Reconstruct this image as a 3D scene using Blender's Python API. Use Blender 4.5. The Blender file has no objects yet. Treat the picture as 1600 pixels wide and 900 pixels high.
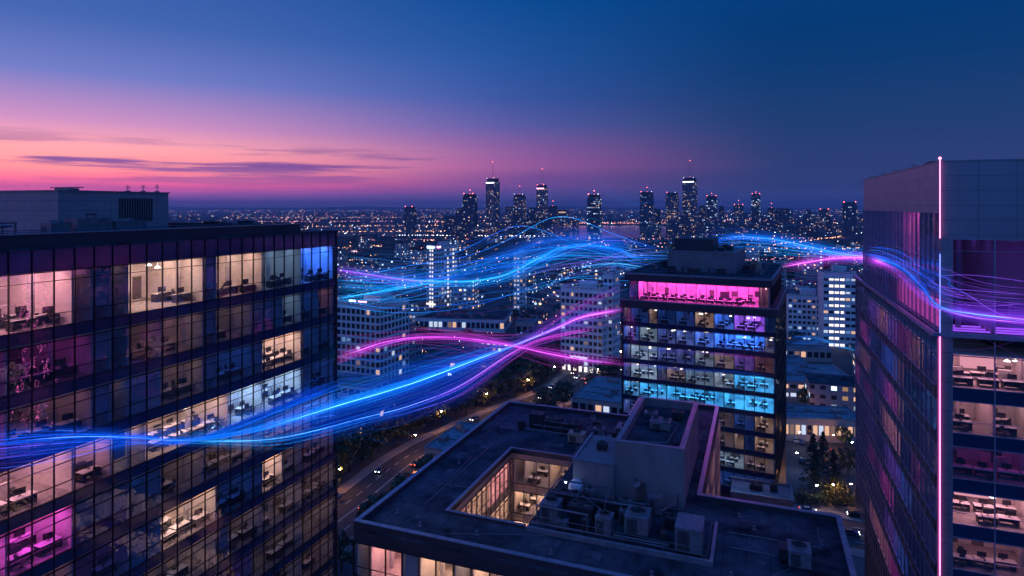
import bpy, math, random
from mathutils import Vector, Matrix
import mathutils.noise as mnoise

rnd = random.Random(7)
scene = bpy.context.scene
COL = scene.collection
R = math.radians
H = 85.0                      # height of the viewpoint above the street
F = 1000.0                    # focal length in photo pixels (photo 1600 wide)
HOR = 322.0                   # photo row of the horizon


def Z(zc):
    return zc + H


def GP(px, py, zc=-H):
    """point at level zc (relative to the viewpoint) that is seen at photo pixel px, py"""
    y = -zc * 1000.0 / (py - HOR)
    return Vector(((px - 800) / 1000.0 * y, y, Z(zc)))


def AT(px, py, y):
    return Vector(((px - 800) / 1000.0 * y, y, H - (py - HOR) / 1000.0 * y))


def lin(c):
    def f(v):
        v = v / 255.0
        return v / 12.92 if v <= 0.04045 else ((v + 0.055) / 1.055) ** 2.4
    return tuple(f(v) for v in c)


# ------------------------------------------------------------------ objects
def tag(o, label=None, cat=None, group=None, kind=None):
    if label:
        o['label'] = label
    if cat:
        o['category'] = cat
    if group:
        o['group'] = group
    if kind:
        o['kind'] = kind
    return o


def empty(name, loc, rot=0.0, label=None, cat=None, group=None):
    o = bpy.data.objects.new(name, None)
    COL.objects.link(o)
    o.location = loc
    o.rotation_euler = (0, 0, rot)
    o.empty_display_size = 1
    return tag(o, label, cat, group)


class MB:
    def __init__(s):
        s.v, s.f, s.m, s.c = [], [], [], None

    def quad(s, a, b, c, d, m=0):
        i = len(s.v)
        s.v += [tuple(a), tuple(b), tuple(c), tuple(d)]
        s.f.append((i, i + 1, i + 2, i + 3))
        s.m.append(m)

    def tri(s, a, b, c, m=0):
        i = len(s.v)
        s.v += [tuple(a), tuple(b), tuple(c)]
        s.f.append((i, i + 1, i + 2))
        s.m.append(m)

    def hexa(s, p, m=0):
        i = len(s.v)
        s.v += [tuple(q) for q in p]
        for f in ((0, 3, 2, 1), (4, 5, 6, 7), (0, 1, 5, 4), (1, 2, 6, 5), (2, 3, 7, 6), (3, 0, 4, 7)):
            s.f.append(tuple(i + k for k in f))
            s.m.append(m)

    def box(s, x0, x1, y0, y1, z0, z1, m=0):
        s.hexa([(x0, y0, z0), (x1, y0, z0), (x1, y1, z0), (x0, y1, z0),
                (x0, y0, z1), (x1, y0, z1), (x1, y1, z1), (x0, y1, z1)], m)

    def fbox(s, fr, a0, a1, b0, b1, z0, z1, m=0):
        """box in a face frame fr = (origin, along, inward)"""
        o, d, n = fr
        q = []
        for z in (z0, z1):
            for a, b in ((a0, b0), (a1, b0), (a1, b1), (a0, b1)):
                q.append((o[0] + d[0] * a + n[0] * b, o[1] + d[1] * a + n[1] * b, z))
        s.hexa(q, m)

    def cyl(s, p0, p1, r0, r1=None, n=8, m=0, caps=True):
        p0, p1 = Vector(p0), Vector(p1)
        r1 = r0 if r1 is None else r1
        ax = (p1 - p0)
        if ax.length < 1e-6:
            return
        ax.normalize()
        up = Vector((0, 0, 1)) if abs(ax.z) < .9 else Vector((1, 0, 0))
        a = ax.cross(up).normalized()
        b = ax.cross(a)
        i = len(s.v)
        for p, r in ((p0, r0), (p1, r1)):
            for k in range(n):
                t = 2 * math.pi * k / n
                s.v.append(tuple(p + a * (math.cos(t) * r) + b * (math.sin(t) * r)))
        for k in range(n):
            k2 = (k + 1) % n
            s.f.append((i + k, i + k2, i + n + k2, i + n + k))
            s.m.append(m)
        if caps:
            s.f.append(tuple(i + k for k in reversed(range(n))))
            s.m.append(m)
            s.f.append(tuple(i + n + k for k in range(n)))
            s.m.append(m)

    def pipe(s, pts, r, n=6, m=0):
        for a, b in zip(pts[:-1], pts[1:]):
            s.cyl(a, b, r, n=n, m=m)

    def octa(s, p, r, m=0):
        i = len(s.v)
        x, y, z = p
        s.v += [(x + r, y, z), (x - r, y, z), (x, y + r, z), (x, y - r, z), (x, y, z + r), (x, y, z - r)]
        for f in ((0, 2, 4), (2, 1, 4), (1, 3, 4), (3, 0, 4), (2, 0, 5), (1, 2, 5), (3, 1, 5), (0, 3, 5)):
            s.f.append(tuple(i + k for k in f))
            s.m.append(m)

    def ball(s, p, rx, ry, rz, m=0, nu=8, nv=6):
        rows = []
        for j in range(nv + 1):
            th = math.pi * j / nv
            row = []
            for k in range(nu):
                ph = 2 * math.pi * k / nu
                row.append(len(s.v))
                s.v.append((p[0] + rx * math.sin(th) * math.cos(ph), p[1] + ry * math.sin(th) * math.sin(ph), p[2] + rz * math.cos(th)))
            rows.append(row)
        for j in range(nv):
            for k in range(nu):
                k2 = (k + 1) % nu
                s.f.append((rows[j][k], rows[j + 1][k], rows[j + 1][k2], rows[j][k2]))
                s.m.append(m)

    def mesh(s, name, mats):
        me = bpy.data.meshes.new(name)
        me.from_pydata(s.v, [], s.f)
        for mt in (mats if isinstance(mats, (list, tuple)) else [mats]):
            me.materials.append(mt)
        if any(s.m):
            me.polygons.foreach_set('material_index', s.m)
        if s.c:
            at = me.color_attributes.new('Col', 'FLOAT_COLOR', 'POINT')
            flat = []
            for c in s.c:
                flat += [c[0], c[1], c[2], 1.0]
            at.data.foreach_set('color', flat)
        me.update()
        return me

    def build(s, name, mats, parent=None, loc=None, rot=0.0):
        o = bpy.data.objects.new(name, s.mesh(name, mats))
        COL.objects.link(o)
        if parent:
            o.parent = parent
        if loc is not None:
            o.location = loc
            o.rotation_euler = (0, 0, rot)
        return o


def kids(o):
    return [c for c in bpy.data.objects if c.parent == o]


def tree_of(o):
    return (o, [tree_of(c) for c in kids(o)])


def copy_tree(t, parent=None):
    o, ch = t
    c = o.copy()
    COL.objects.link(c)
    if parent:
        c.parent = parent
    for k in ch:
        copy_tree(k, c)
    return c


# ------------------------------------------------------------------ materials
class NT:
    """small node helper"""
    def __init__(s, mat):
        s.t = mat.node_tree
        s.t.nodes.clear()

    def n(s, typ, **kw):
        nd = s.t.nodes.new(typ)
        for k, v in kw.items():
            if k.startswith('i_'):
                nd.inputs[k[2:].replace('_', ' ')].default_value = v
            else:
                setattr(nd, k, v)
        return nd

    def l(s, a, b):
        s.t.links.new(a, b)

    def math(s, op, a, b=None, clamp=False):
        nd = s.t.nodes.new('ShaderNodeMath')
        nd.operation = op
        nd.use_clamp = clamp
        for i, x in enumerate((a, b)):
            if x is None:
                continue
            if hasattr(x, 'is_linked') or hasattr(x, 'links'):
                s.l(x, nd.inputs[i])
            else:
                nd.inputs[i].default_value = x
        return nd.outputs[0]

    def mix(s, f, a, b):
        nd = s.t.nodes.new('ShaderNodeMix')
        nd.data_type = 'RGBA'
        for sock, x in ((nd.inputs[0], f), (nd.inputs[6], a), (nd.inputs[7], b)):
            if hasattr(x, 'links'):
                s.l(x, sock)
            elif isinstance(x, (int, float)):
                sock.default_value = x
            else:
                sock.default_value = (*x[:3], 1)
        return nd.outputs[2]


def newmat(name):
    m = bpy.data.materials.new(name)
    m.use_nodes = True
    return m


def surf(name, col, rough=.7, metal=0.0, var=.25, scale=.6, bump=0.0, spec=.5, stretch=(1, 1, 1), seam=None):
    """painted / mineral / metal surface with dirt variation"""
    m = newmat(name)
    t = NT(m)
    out = t.n('ShaderNodeOutputMaterial')
    b = t.n('ShaderNodeBsdfPrincipled')
    b.inputs['Roughness'].default_value = rough
    b.inputs['Metallic'].default_value = metal
    b.inputs['Specular IOR Level'].default_value = spec
    tc = t.n('ShaderNodeTexCoord')
    mp = t.n('ShaderNodeMapping')
    mp.inputs['Scale'].default_value = stretch
    t.l(tc.outputs['Object'], mp.inputs[0])
    n1 = t.n('ShaderNodeTexNoise')
    n1.inputs['Scale'].default_value = scale
    n1.inputs['Detail'].default_value = 6
    n1.inputs['Roughness'].default_value = .65
    t.l(mp.outputs[0], n1.inputs['Vector'])
    r = t.n('ShaderNodeValToRGB')
    r.color_ramp.elements[0].position = .3
    r.color_ramp.elements[1].position = .72
    lo = [max(0, c * (1 - var)) for c in col]
    hi = [min(1, c * (1 + var)) for c in col]
    r.color_ramp.elements[0].color = (*lo, 1)
    r.color_ramp.elements[1].color = (*hi, 1)
    t.l(n1.outputs['Fac'], r.inputs[0])
    colout = r.outputs[0]
    if seam:
        # panel joints: thin dark lines every seam[0] along x/y and seam[1] in z
        br = t.n('ShaderNodeSeparateXYZ')
        t.l(tc.outputs['Object'], br.inputs[0])
        nrm = t.n('ShaderNodeSeparateXYZ')
        t.l(tc.outputs['Normal'], nrm.inputs[0])
        isx = t.math('GREATER_THAN', t.math('ABSOLUTE', nrm.outputs[0]), .5)
        hc = t.math('ADD', t.math('MULTIPLY', isx, br.outputs[1]), t.math('MULTIPLY', t.math('SUBTRACT', 1, isx), br.outputs[0]))
        fx = t.math('FRACT', t.math('DIVIDE', hc, seam[0]))
        fz = t.math('FRACT', t.math('DIVIDE', br.outputs[2], seam[1]))
        lx = t.math('LESS_THAN', fx, seam[2] / seam[0])
        lz = t.math('LESS_THAN', fz, seam[2] / seam[1])
        ln = t.math('MAXIMUM', lx, lz)
        colout = t.mix(ln, colout, [c * .35 for c in col])
    t.l(colout, b.inputs['Base Color'])
    n2 = t.n('ShaderNodeTexNoise')
    n2.inputs['Scale'].default_value = scale * 3
    t.l(mp.outputs[0], n2.inputs['Vector'])
    mr = t.n('ShaderNodeMapRange')
    mr.inputs[3].default_value = max(.02, rough - .12)
    mr.inputs[4].default_value = min(1, rough + .12)
    t.l(n2.outputs['Fac'], mr.inputs[0])
    t.l(mr.outputs[0], b.inputs['Roughness'])
    if bump:
        bp = t.n('ShaderNodeBump')
        bp.inputs['Strength'].default_value = bump
        bp.inputs['Distance'].default_value = .1
        t.l(n1.outputs['Fac'], bp.inputs['Height'])
        t.l(bp.outputs[0], b.inputs['Normal'])
    t.l(b.outputs[0], out.inputs[0])
    return m


def emit(name, col, strength, sampled=True):
    m = newmat(name)
    t = NT(m)
    out = t.n('ShaderNodeOutputMaterial')
    e = t.n('ShaderNodeEmission')
    e.inputs[0].default_value = (*col, 1)
    e.inputs[1].default_value = strength
    t.l(e.outputs[0], out.inputs[0])
    m.cycles.emission_sampling = 'AUTO' if sampled else 'NONE'
    return m


def glass(name, tint=(.75, .82, .9), base=.04, ior=1.55, rough=.02, wave=.02, refl=(1, 1, 1)):
    m = newmat(name)
    t = NT(m)
    out = t.n('ShaderNodeOutputMaterial')
    tr = t.n('ShaderNodeBsdfTransparent')
    tr.inputs[0].default_value = (*tint, 1)
    gl = t.n('ShaderNodeBsdfGlossy')
    gl.inputs[0].default_value = (*refl, 1)
    gl.inputs['Roughness'].default_value = rough
    tc = t.n('ShaderNodeTexCoord')
    nz = t.n('ShaderNodeTexNoise')
    nz.inputs['Scale'].default_value = .8
    nz.inputs['Detail'].default_value = 2
    t.l(tc.outputs['Object'], nz.inputs['Vector'])
    bp = t.n('ShaderNodeBump')
    bp.inputs['Strength'].default_value = wave
    bp.inputs['Distance'].default_value = 1.0
    t.l(nz.outputs['Fac'], bp.inputs['Height'])
    t.l(bp.outputs[0], gl.inputs['Normal'])
    fr = t.n('ShaderNodeFresnel')
    fr.inputs[0].default_value = ior
    geo = t.n('ShaderNodeNewGeometry')
    # thin sheet: same reflection from both sides
    lw = t.n('ShaderNodeMath', operation='ADD')
    lw.inputs[1].default_value = base
    lw.use_clamp = True
    iormix = t.math('ADD', t.math('MULTIPLY', geo.outputs['Backfacing'], 1.0 / ior - ior), ior)
    t.l(iormix, fr.inputs[0])
    t.l(fr.outputs[0], lw.inputs[0])
    mx = t.n('ShaderNodeMixShader')
    t.l(lw.outputs[0], mx.inputs[0])
    t.l(tr.outputs[0], mx.inputs[1])
    t.l(gl.outputs[0], mx.inputs[2])
    t.l(mx.outputs[0], out.inputs[0])
    return m


def lit_facade(name, wall, glasscol, cw, ch, thr, warm=.5, strength=1.5, wx=(.25, .75), wz=(.3, .75), strip=False):
    """wall of a far building with small windows, some of them lit (windows 1-3 px in the picture)"""
    m = newmat(name)
    t = NT(m)
    out = t.n('ShaderNodeOutputMaterial')
    b = t.n('ShaderNodeBsdfPrincipled')
    b.inputs['Roughness'].default_value = .5
    tc = t.n('ShaderNodeTexCoord')
    oi = t.n('ShaderNodeObjectInfo')
    p = t.n('ShaderNodeSeparateXYZ')
    t.l(tc.outputs['Object'], p.inputs[0])
    nr = t.n('ShaderNodeSeparateXYZ')
    t.l(tc.outputs['Normal'], nr.inputs[0])
    isx = t.math('GREATER_THAN', t.math('ABSOLUTE', nr.outputs[0]), .5)
    side = t.math('LESS_THAN', t.math('ABSOLUTE', nr.outputs[2]), .5)
    hc = t.math('ADD', t.math('MULTIPLY', isx, p.outputs[1]), t.math('MULTIPLY', t.math('SUBTRACT', 1, isx), p.outputs[0]))
    hq = t.math('DIVIDE', hc, cw)
    vq = t.math('DIVIDE', p.outputs[2], ch)
    fx = t.math('FRACT', hq)
    fz = t.math('FRACT', vq)
    mx = t.math('MULTIPLY', t.math('GREATER_THAN', fx, wx[0]), t.math('LESS_THAN', fx, wx[1]))
    mz = t.math('MULTIPLY', t.math('GREATER_THAN', fz, wz[0]), t.math('LESS_THAN', fz, wz[1]))
    win = t.math('MULTIPLY', t.math('MULTIPLY', mx, mz), side)
    cb = t.n('ShaderNodeCombineXYZ')
    t.l(t.math('ADD', t.math('FLOOR', hq), t.math('MULTIPLY', isx, 57)), cb.inputs[0])
    t.l(t.math('FLOOR', vq), cb.inputs[1])
    t.l(t.math('MULTIPLY', oi.outputs['Random'], 731.0), cb.inputs[2])
    wn = t.n('ShaderNodeTexWhiteNoise', noise_dimensions='3D')
    t.l(cb.outputs[0], wn.inputs[0])
    # whole floors are sometimes lit
    cf = t.n('ShaderNodeCombineXYZ')
    t.l(t.math('FLOOR', vq), cf.inputs[0])
    t.l(t.math('MULTIPLY', oi.outputs['Random'], 331.0), cf.inputs[1])
    t.l(isx, cf.inputs[2])
    wf = t.n('ShaderNodeTexWhiteNoise', noise_dimensions='3D')
    t.l(cf.outputs[0], wf.inputs[0])
    bias = t.math('MULTIPLY', t.math('GREATER_THAN', wf.outputs['Value'], .84), .35 if strip else .12)
    lit = t.math('GREATER_THAN', t.math('ADD', wn.outputs['Value'], bias), thr)
    sp = t.n('ShaderNodeSeparateColor')
    t.l(wn.outputs['Color'], sp.inputs[0])
    wc = t.math('LESS_THAN', sp.outputs[1], warm)
    colr = t.mix(wc, (.55, .75, 1.0), (1.0, .55, .3))
    lum = t.math('ADD', t.math('MULTIPLY', t.math('POWER', sp.outputs[2], 2.5), 2.2), .25)
    st = t.math('MULTIPLY', t.math('MULTIPLY', t.math('MULTIPLY', win, lit), lum), strength)
    t.l(t.mix(win, wall, glasscol), b.inputs['Base Color'])
    t.l(colr, b.inputs['Emission Color'])
    t.l(st, b.inputs['Emission Strength'])
    rg = t.math('SUBTRACT', .6, t.math('MULTIPLY', win, .45))
    t.l(rg, b.inputs['Roughness'])
    t.l(b.outputs[0], out.inputs[0])
    m.cycles.emission_sampling = 'NONE'
    return m


M = {}
M['glass'] = glass('tinted_glass', tint=(.68, .77, .95), base=.16, wave=.03, refl=(.8, .9, 1))
M['glass_pale'] = glass('clear_glass', tint=(.88, .9, .95), base=.02, ior=1.45)
M['glass_far'] = glass('blue_glass', tint=(.74, .84, .98), base=.12)
M['glass_dark'] = glass('smoked_glass', tint=(.62, .62, .8), base=.05, ior=1.55, wave=.05, refl=(.85, .85, 1))
M['spandrel'] = surf('spandrel_glass', (.016, .038, .10), .12, var=.25, spec=.9)
M['frame'] = surf('dark_aluminium', (.03, .032, .04), .35, .6, var=.1)
M['frame_mid'] = surf('grey_aluminium', (.16, .16, .18), .35, .7, var=.1)
M['bronze'] = surf('mauve_fins', (.42, .35, .44), .35, .4, var=.15)
M['slab'] = surf('concrete_slab', (.22, .21, .2), .8)
M['carpet'] = surf('office_carpet', (.32, .29, .27), .9, scale=2)
M['ceiling'] = surf('office_ceiling', (.6, .58, .55), .9, var=.08)
M['plaster'] = surf('office_wall', (.62, .58, .54), .8, var=.08)
M['plaster_dim'] = surf('grey_partition', (.42, .41, .42), .8, var=.1)
M['door'] = surf('dark_panel', (.12, .1, .09), .6)
M['blind'] = surf('roller_blind', (.5, .48, .47), .85, var=.12, scale=.3, stretch=(1, 1, .1))
M['roof'] = surf('roof_membrane', (.05, .065, .085), .85, spec=.08, var=.85, scale=.28, bump=.5, seam=(2.1, 500, .05))
M['roof_pale'] = surf('pale_roof_membrane', (.25, .27, .3), .85, var=.4, scale=.3, bump=.3, spec=.15)
M['coping'] = surf('zinc_coping', (.24, .26, .3), .4, .3, var=.3, scale=1.2)
M['cladding'] = surf('grey_cladding', (.34, .33, .35), .5, .2, var=.12, scale=.3, seam=(2.6, .95, .03))
M['panels'] = surf('metal_wall_panels', (.36, .33, .36), .36, .6, var=.1, scale=.25, seam=(2.9, 1.35, .035))
M['fascia'] = surf('dark_fascia', (.045, .042, .055), .5, var=.2, scale=.4)
M['render'] = surf('grey_render', (.23, .22, .235), .85, var=.28, scale=.35, bump=.25, stretch=(1, 1, .45))
M['white_wall'] = surf('white_render', (.8, .78, .78), .85, var=.13, scale=.15, stretch=(1, 1, .35))
M['buff_wall'] = surf('buff_wall', (.46, .38, .36), .85, var=.15, scale=.2)
M['pane_dark'] = surf('dark_window', (.015, .018, .028), .08, var=.1)
M['unit'] = surf('galvanised_unit', (.2, .21, .235), .5, .3, var=.35, scale=1.5)
M['unit_dark'] = surf('dark_grille', (.04, .042, .05), .6, .3)
M['unit_tan'] = surf('tan_unit', (.45, .33, .24), .6, var=.25, scale=1.5)
M['pipe'] = surf('pipe_metal', (.18, .19, .22), .4, .6)
M['asphalt'] = surf('asphalt', (.055, .053, .055), .75, var=.3, scale=.3)
M['pavement'] = surf('pavement_slabs', (.24, .22, .21), .85, var=.2, scale=.5)
M['kerb'] = surf('kerb_stone', (.35, .33, .32), .85, var=.15)
M['paint'] = surf('road_paint', (.75, .74, .7), .7, var=.2, scale=2)
M['ground'] = surf('city_ground', (.085, .085, .095), .9, var=.5, scale=.02)
M['leaf'] = surf('broad_leaves', (.06, .09, .045), .6, var=.5, scale=.7)
M['leaf_dark'] = surf('dark_needles', (.025, .05, .028), .6, var=.4, scale=.7)
M['bark'] = surf('bark', (.09, .065, .05), .9)
M['desk'] = surf('white_desk', (.72, .7, .68), .4, var=.05)
M['black'] = surf('black_plastic', (.018, .018, .02), .45, var=.2)
M['black2'] = surf('charcoal_fabric', (.04, .04, .045), .85, var=.2)
M['rubber'] = surf('rubber', (.015, .015, .016), .9)
M['lamp_pole'] = surf('lamp_pole', (.2, .2, .21), .4, .7)
M['lamp_warm'] = emit('warm_lamp', (1.0, .40, .11), 600)
M['lamp_white'] = emit('white_lamp', (.9, .95, 1.0), 140)
M['head_light'] = emit('head_light', (1, .95, .88), 9, False)
M['tail_light'] = emit('tail_light', (1, .1, .05), 5, False)
M['beacon'] = emit('red_beacon', (1, .12, .12), 14, False)
M['beacon_white'] = emit('white_beacon', (.8, .85, 1), 3.2, False)
M['neon_pink'] = emit('pink_neon', (1.0, .17, .36), 6.0)
M['neon_blue'] = emit('blue_neon', (.20, .26, 1.0), 2.2)
M['neon_mag'] = emit('magenta_neon', (1.0, .13, .50), 7.0)
M['screen'] = emit('screen_glow', (.35, .6, 1.0), .12, False)
M['win_warm'] = emit('warm_window', (1.0, .58, .38), .85, False)
M['win_dim'] = emit('dim_window', (1.0, .6, .5), .22, False)
M['win_blue'] = emit('blue_window', (.25, .5, 1.0), .5, False)
M['win_cool'] = emit('cool_window', (.66, .78, 1.0), .9, False)
M['win_white'] = emit('white_window', (1.0, .88, .84), 1.6, False)
M['sign_cyan'] = emit('cyan_sign', (.45, .75, 1.0), 6.0, False)
M['sign_pink'] = emit('pink_sign', (1.0, .35, .75), 5.0, False)
M['cy_glow'] = emit('cyan_floor_light', (.05, .45, 1.0), 5.0)
M['facA'] = lit_facade('dark_tower_wall', (.085, .10, .15), (.02, .022, .035), 4.2, 4.0, .90, .45, 1.1)
M['facB'] = lit_facade('grey_tower_wall', (.17, .17, .22), (.02, .022, .035), 4.5, 3.8, .84, .7, 1.0, strip=True)
M['facC'] = lit_facade('blue_tower_wall', (.08, .11, .17), (.03, .035, .05), 5.0, 4.0, .82, .15, 1.1, wx=(.1, .9), strip=True)
M['low'] = lit_facade('low_building_wall', (.32, .29, .3), (.03, .03, .04), 4.0, 3.6, .74, .55, 1.3)
M['low2'] = lit_facade('pale_building_wall', (.55, .52, .54), (.03, .03, .04), 3.6, 3.4, .68, .4, 1.2)
M['farcity'] = lit_facade('far_building_wall', (.15, .14, .16), (.03, .03, .04), 9, 7, .86, .7, 2.2)

LIGHTC = {'w': (1, .53, .35), 'p': (1, .36, .37), 'm': (1, .08, .62), 'c': (.5, .74, 1), 'b': (.045, .19, 1), 'y': (.05, .46, 1), 'n': (1, .62, .54), 'v': (.36, .10, 1)}
_lm = {}
LK = 8.0          # brightness of the office ceiling lights


def lightmat(kind, s):
    k = (kind, round(s, 2))
    if k not in _lm:
        _lm[k] = emit('ceiling_light_%s' % {'w': 'warm', 'p': 'rose', 'm': 'magenta', 'c': 'cool', 'b': 'blue', 'y': 'cyan', 'n': 'neutral', 'v': 'violet'}[kind], LIGHTC[kind], s)
    return _lm[k]


# ------------------------------------------------------------------ world
def make_world():
    w = bpy.data.worlds.new('World')
    scene.world = w
    w.use_nodes = True
    t = NT(w)
    out = t.n('ShaderNodeOutputWorld')
    bg = t.n('ShaderNodeBackground')
    tc = t.n('ShaderNodeTexCoord')
    nv = t.n('ShaderNodeVectorMath', operation='NORMALIZE')
    t.l(tc.outputs['Generated'], nv.inputs[0])
    s = t.n('ShaderNodeSeparateXYZ')
    t.l(nv.outputs[0], s.inputs[0])
    hl = t.math('SQRT', t.math('ADD', t.math('MULTIPLY', s.outputs[0], s.outputs[0]), t.math('MULTIPLY', s.outputs[1], s.outputs[1])))
    hl = t.math('MAXIMUM', hl, .001)
    ax = t.math('DIVIDE', s.outputs[0], hl)
    ay = t.math('DIVIDE', s.outputs[1], hl)
    az = R(-62)
    ca = t.math('ADD', t.math('MULTIPLY', ax, math.sin(az)), t.math('MULTIPLY', ay, math.cos(az)))
    # wisps of cloud: shift the height at which the glow is read, and darken a few streaks
    mp = t.n('ShaderNodeMapping')
    mp.inputs['Scale'].default_value = (2.6, 2.6, 36)
    t.l(nv.outputs[0], mp.inputs[0])
    nz = t.n('ShaderNodeTexNoise')
    nz.inputs['Scale'].default_value = 1.3
    nz.inputs['Detail'].default_value = 6
    nz.inputs['Distortion'].default_value = .5
    t.l(mp.outputs[0], nz.inputs['Vector'])
    low = t.n('ShaderNodeMapRange')
    low.inputs[1].default_value = .0
    low.inputs[2].default_value = .14
    low.inputs[3].default_value = 1
    low.inputs[4].default_value = 0
    t.l(s.outputs[2], low.inputs[0])
    dz = t.math('MULTIPLY', t.math('MULTIPLY', t.math('SUBTRACT', nz.outputs['Fac'], .5), low.outputs[0]), .024)
    zz = t.math('ADD', s.outputs[2], dz)
    zs = t.math('MULTIPLY', t.math('MAXIMUM', zz, 0), 1 / .64)

    def ramp(stops):
        r = t.n('ShaderNodeValToRGB')
        r.color_ramp.interpolation = 'EASE' if False else 'LINEAR'
        el = r.color_ramp.elements
        for i, (z, c) in enumerate(stops):
            e = el[i] if i < 2 else el.new(min(1, z / .64))
            e.position = min(1, z / .64)
            e.color = (*lin(c), 1)
        t.l(zs, r.inputs[0])
        return r.outputs[0]
    L = ramp([(0, (94, 76, 146)), (.64, (12, 82, 178)), (.014, (140, 80, 152)), (.024, (218, 86, 140)), (.036, (248, 108, 134)), (.054, (255, 146, 140)), (.08, (250, 162, 164)),
              (.11, (204, 142, 188)), (.171, (116, 126, 198)), (.24, (70, 104, 180)), (.40, (14, 76, 156))])
    C = ramp([(0, (78, 72, 140)), (.64, (10, 80, 176)), (.022, (96, 76, 144)), (.042, (128, 78, 148)), (.062, (164, 92, 156)), (.085, (148, 94, 162)), (.125, (92, 94, 168)), (.165, (60, 88, 166)),
              (.217, (38, 88, 164)), (.306, (4, 78, 152)), (.42, (5, 76, 154))])
    Rr = ramp([(0, (58, 66, 124)), (.64, (10, 80, 176)), (.03, (44, 57, 106)), (.07, (40, 59, 108)), (.12, (28, 60, 110)), (.2, (8, 58, 114)), (.26, (0, 58, 118)), (.4, (2, 66, 138))])
    m1 = t.n('ShaderNodeMapRange', interpolation_type='SMOOTHSTEP')
    m1.inputs[1].default_value = .06
    m1.inputs[2].default_value = .62
    t.l(ca, m1.inputs[0])
    m2 = t.n('ShaderNodeMapRange', interpolation_type='SMOOTHERSTEP')
    m2.inputs[1].default_value = .36
    m2.inputs[2].default_value = .99
    t.l(ca, m2.inputs[0])
    c1 = t.mix(m1.outputs[0], Rr, C)
    c2 = t.mix(m2.outputs[0], c1, L)
    # dark thin streaks near the horizon on the sunset side
    mp2 = t.n('ShaderNodeMapping')
    mp2.inputs['Scale'].default_value = (2.6, 2.6, 60)
    mp2.inputs['Location'].default_value = (3.1, 0, 1.3)
    t.l(nv.outputs[0], mp2.inputs[0])
    n2 = t.n('ShaderNodeTexNoise')
    n2.inputs['Scale'].default_value = 1.0
    n2.inputs['Detail'].default_value = 7
    n2.inputs['Roughness'].default_value = .6
    t.l(mp2.outputs[0], n2.inputs['Vector'])
    st = t.n('ShaderNodeMapRange')
    st.inputs[1].default_value = .51
    st.inputs[2].default_value = .61
    t.l(n2.outputs['Fac'], st.inputs[0])
    bell = t.n('ShaderNodeMapRange')
    bell.inputs[1].default_value = .0
    bell.inputs[2].default_value = .05
    bell.inputs[3].default_value = 1
    bell.inputs[4].default_value = 0
    t.l(t.math('ABSOLUTE', t.math('SUBTRACT', s.outputs[2], .058)), bell.inputs[0])
    cf = t.math('MULTIPLY', t.math('MULTIPLY', st.outputs[0], bell.outputs[0]), t.math('MULTIPLY', m1.outputs[0], .95))
    c3 = t.mix(cf, c2, lin((112, 70, 140)))
    # the last glow is brightest close to the horizon, most of all on the sunset side
    eb = t.math('POWER', 2.718, t.math('MULTIPLY', t.math('MAXIMUM', s.outputs[2], 0), -1 / .07))
    gain = t.math('ADD', 1.0, t.math('MULTIPLY', eb, t.math('ADD', .45, t.math('MULTIPLY', m2.outputs[0], .75))))
    vm = t.n('ShaderNodeVectorMath', operation='SCALE')
    t.l(c3, vm.inputs[0])
    t.l(gain, vm.inputs['Scale'])
    c3 = vm.outputs[0]
    # the eastern sky, behind the viewer, is the paler blue of the other half of dusk
    bk = t.n('ShaderNodeMapRange', interpolation_type='SMOOTHSTEP')
    bk.inputs[1].default_value = .0
    bk.inputs[2].default_value = -.75
    t.l(ay, bk.inputs[0])
    c3 = t.mix(bk.outputs[0], c3, lin((54, 110, 202)))
    # physical twilight sky, very weak, under the graded glow
    sky = t.n('ShaderNodeTexSky', sky_type='NISHITA')
    sky.sun_disc = False
    sky.sun_elevation = R(1.0)
    sky.sun_rotation = R(-62)
    add = t.n('ShaderNodeMix')
    add.data_type = 'RGBA'
    add.blend_type = 'ADD'
    add.inputs[0].default_value = .001
    t.l(c3, add.inputs[6])
    t.l(sky.outputs[0], add.inputs[7])
    # below the horizon: dark ground tone
    gm = t.math('GREATER_THAN', s.outputs[2], -.002)
    cg = t.mix(gm, lin((20, 24, 48)), add.outputs[2])
    t.l(cg, bg.inputs[0])
    bg.inputs[1].default_value = 1.0
    t.l(bg.outputs[0], out.inputs[0])


make_world()
sun = bpy.data.objects.new('afterglow_sun', bpy.data.lights.new('afterglow_sun', 'SUN'))
COL.objects.link(sun)
sun.data.energy = .02
sun.data.angle = R(20)
sun.data.color = (1.0, .45, .55)
sun.rotation_euler = (R(86), 0, R(62) + 0)   # shines from the left horizon

cam = bpy.data.objects.new('camera', bpy.data.cameras.new('camera'))
COL.objects.link(cam)
cam.location = (0, 0, H)
cam.rotation_euler = (R(90), 0, 0)
cam.data.sensor_width = 36
cam.data.lens = 36 * F / 1600
cam.data.shift_y = -(450 - HOR) / 1600
cam.data.clip_start = .5
cam.data.clip_end = 60000
scene.camera = cam
vs = scene.view_settings
vs.view_transform = 'Standard'
vs.look = 'None'
vs.exposure = 0
vs.gamma = 1
cy = scene.cycles
cy.max_bounces = 7
cy.diffuse_bounces = 3
cy.glossy_bounces = 3
cy.transmission_bounces = 2
cy.transparent_max_bounces = 24
cy.volume_bounces = 0
cy.sample_clamp_indirect = 2.0
cy.caustics_reflective = False
cy.caustics_refractive = False
cy.use_denoising = True

# ------------------------------------------------------------------ office furniture
def make_desk():
    b = MB()
    b.box(-.8, .8, -.4, .4, .71, .74, 0)
    for x in (-.76, .72):
        b.box(x, x + .04, -.38, .38, 0, .71, 1)
    b.box(-.74, .74, .3, .34, .12, .7, 1)
    b.box(.38, .74, -.36, .28, .08, .69, 1)
    return b.mesh('office_desk', [M['desk'], M['black']])


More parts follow.
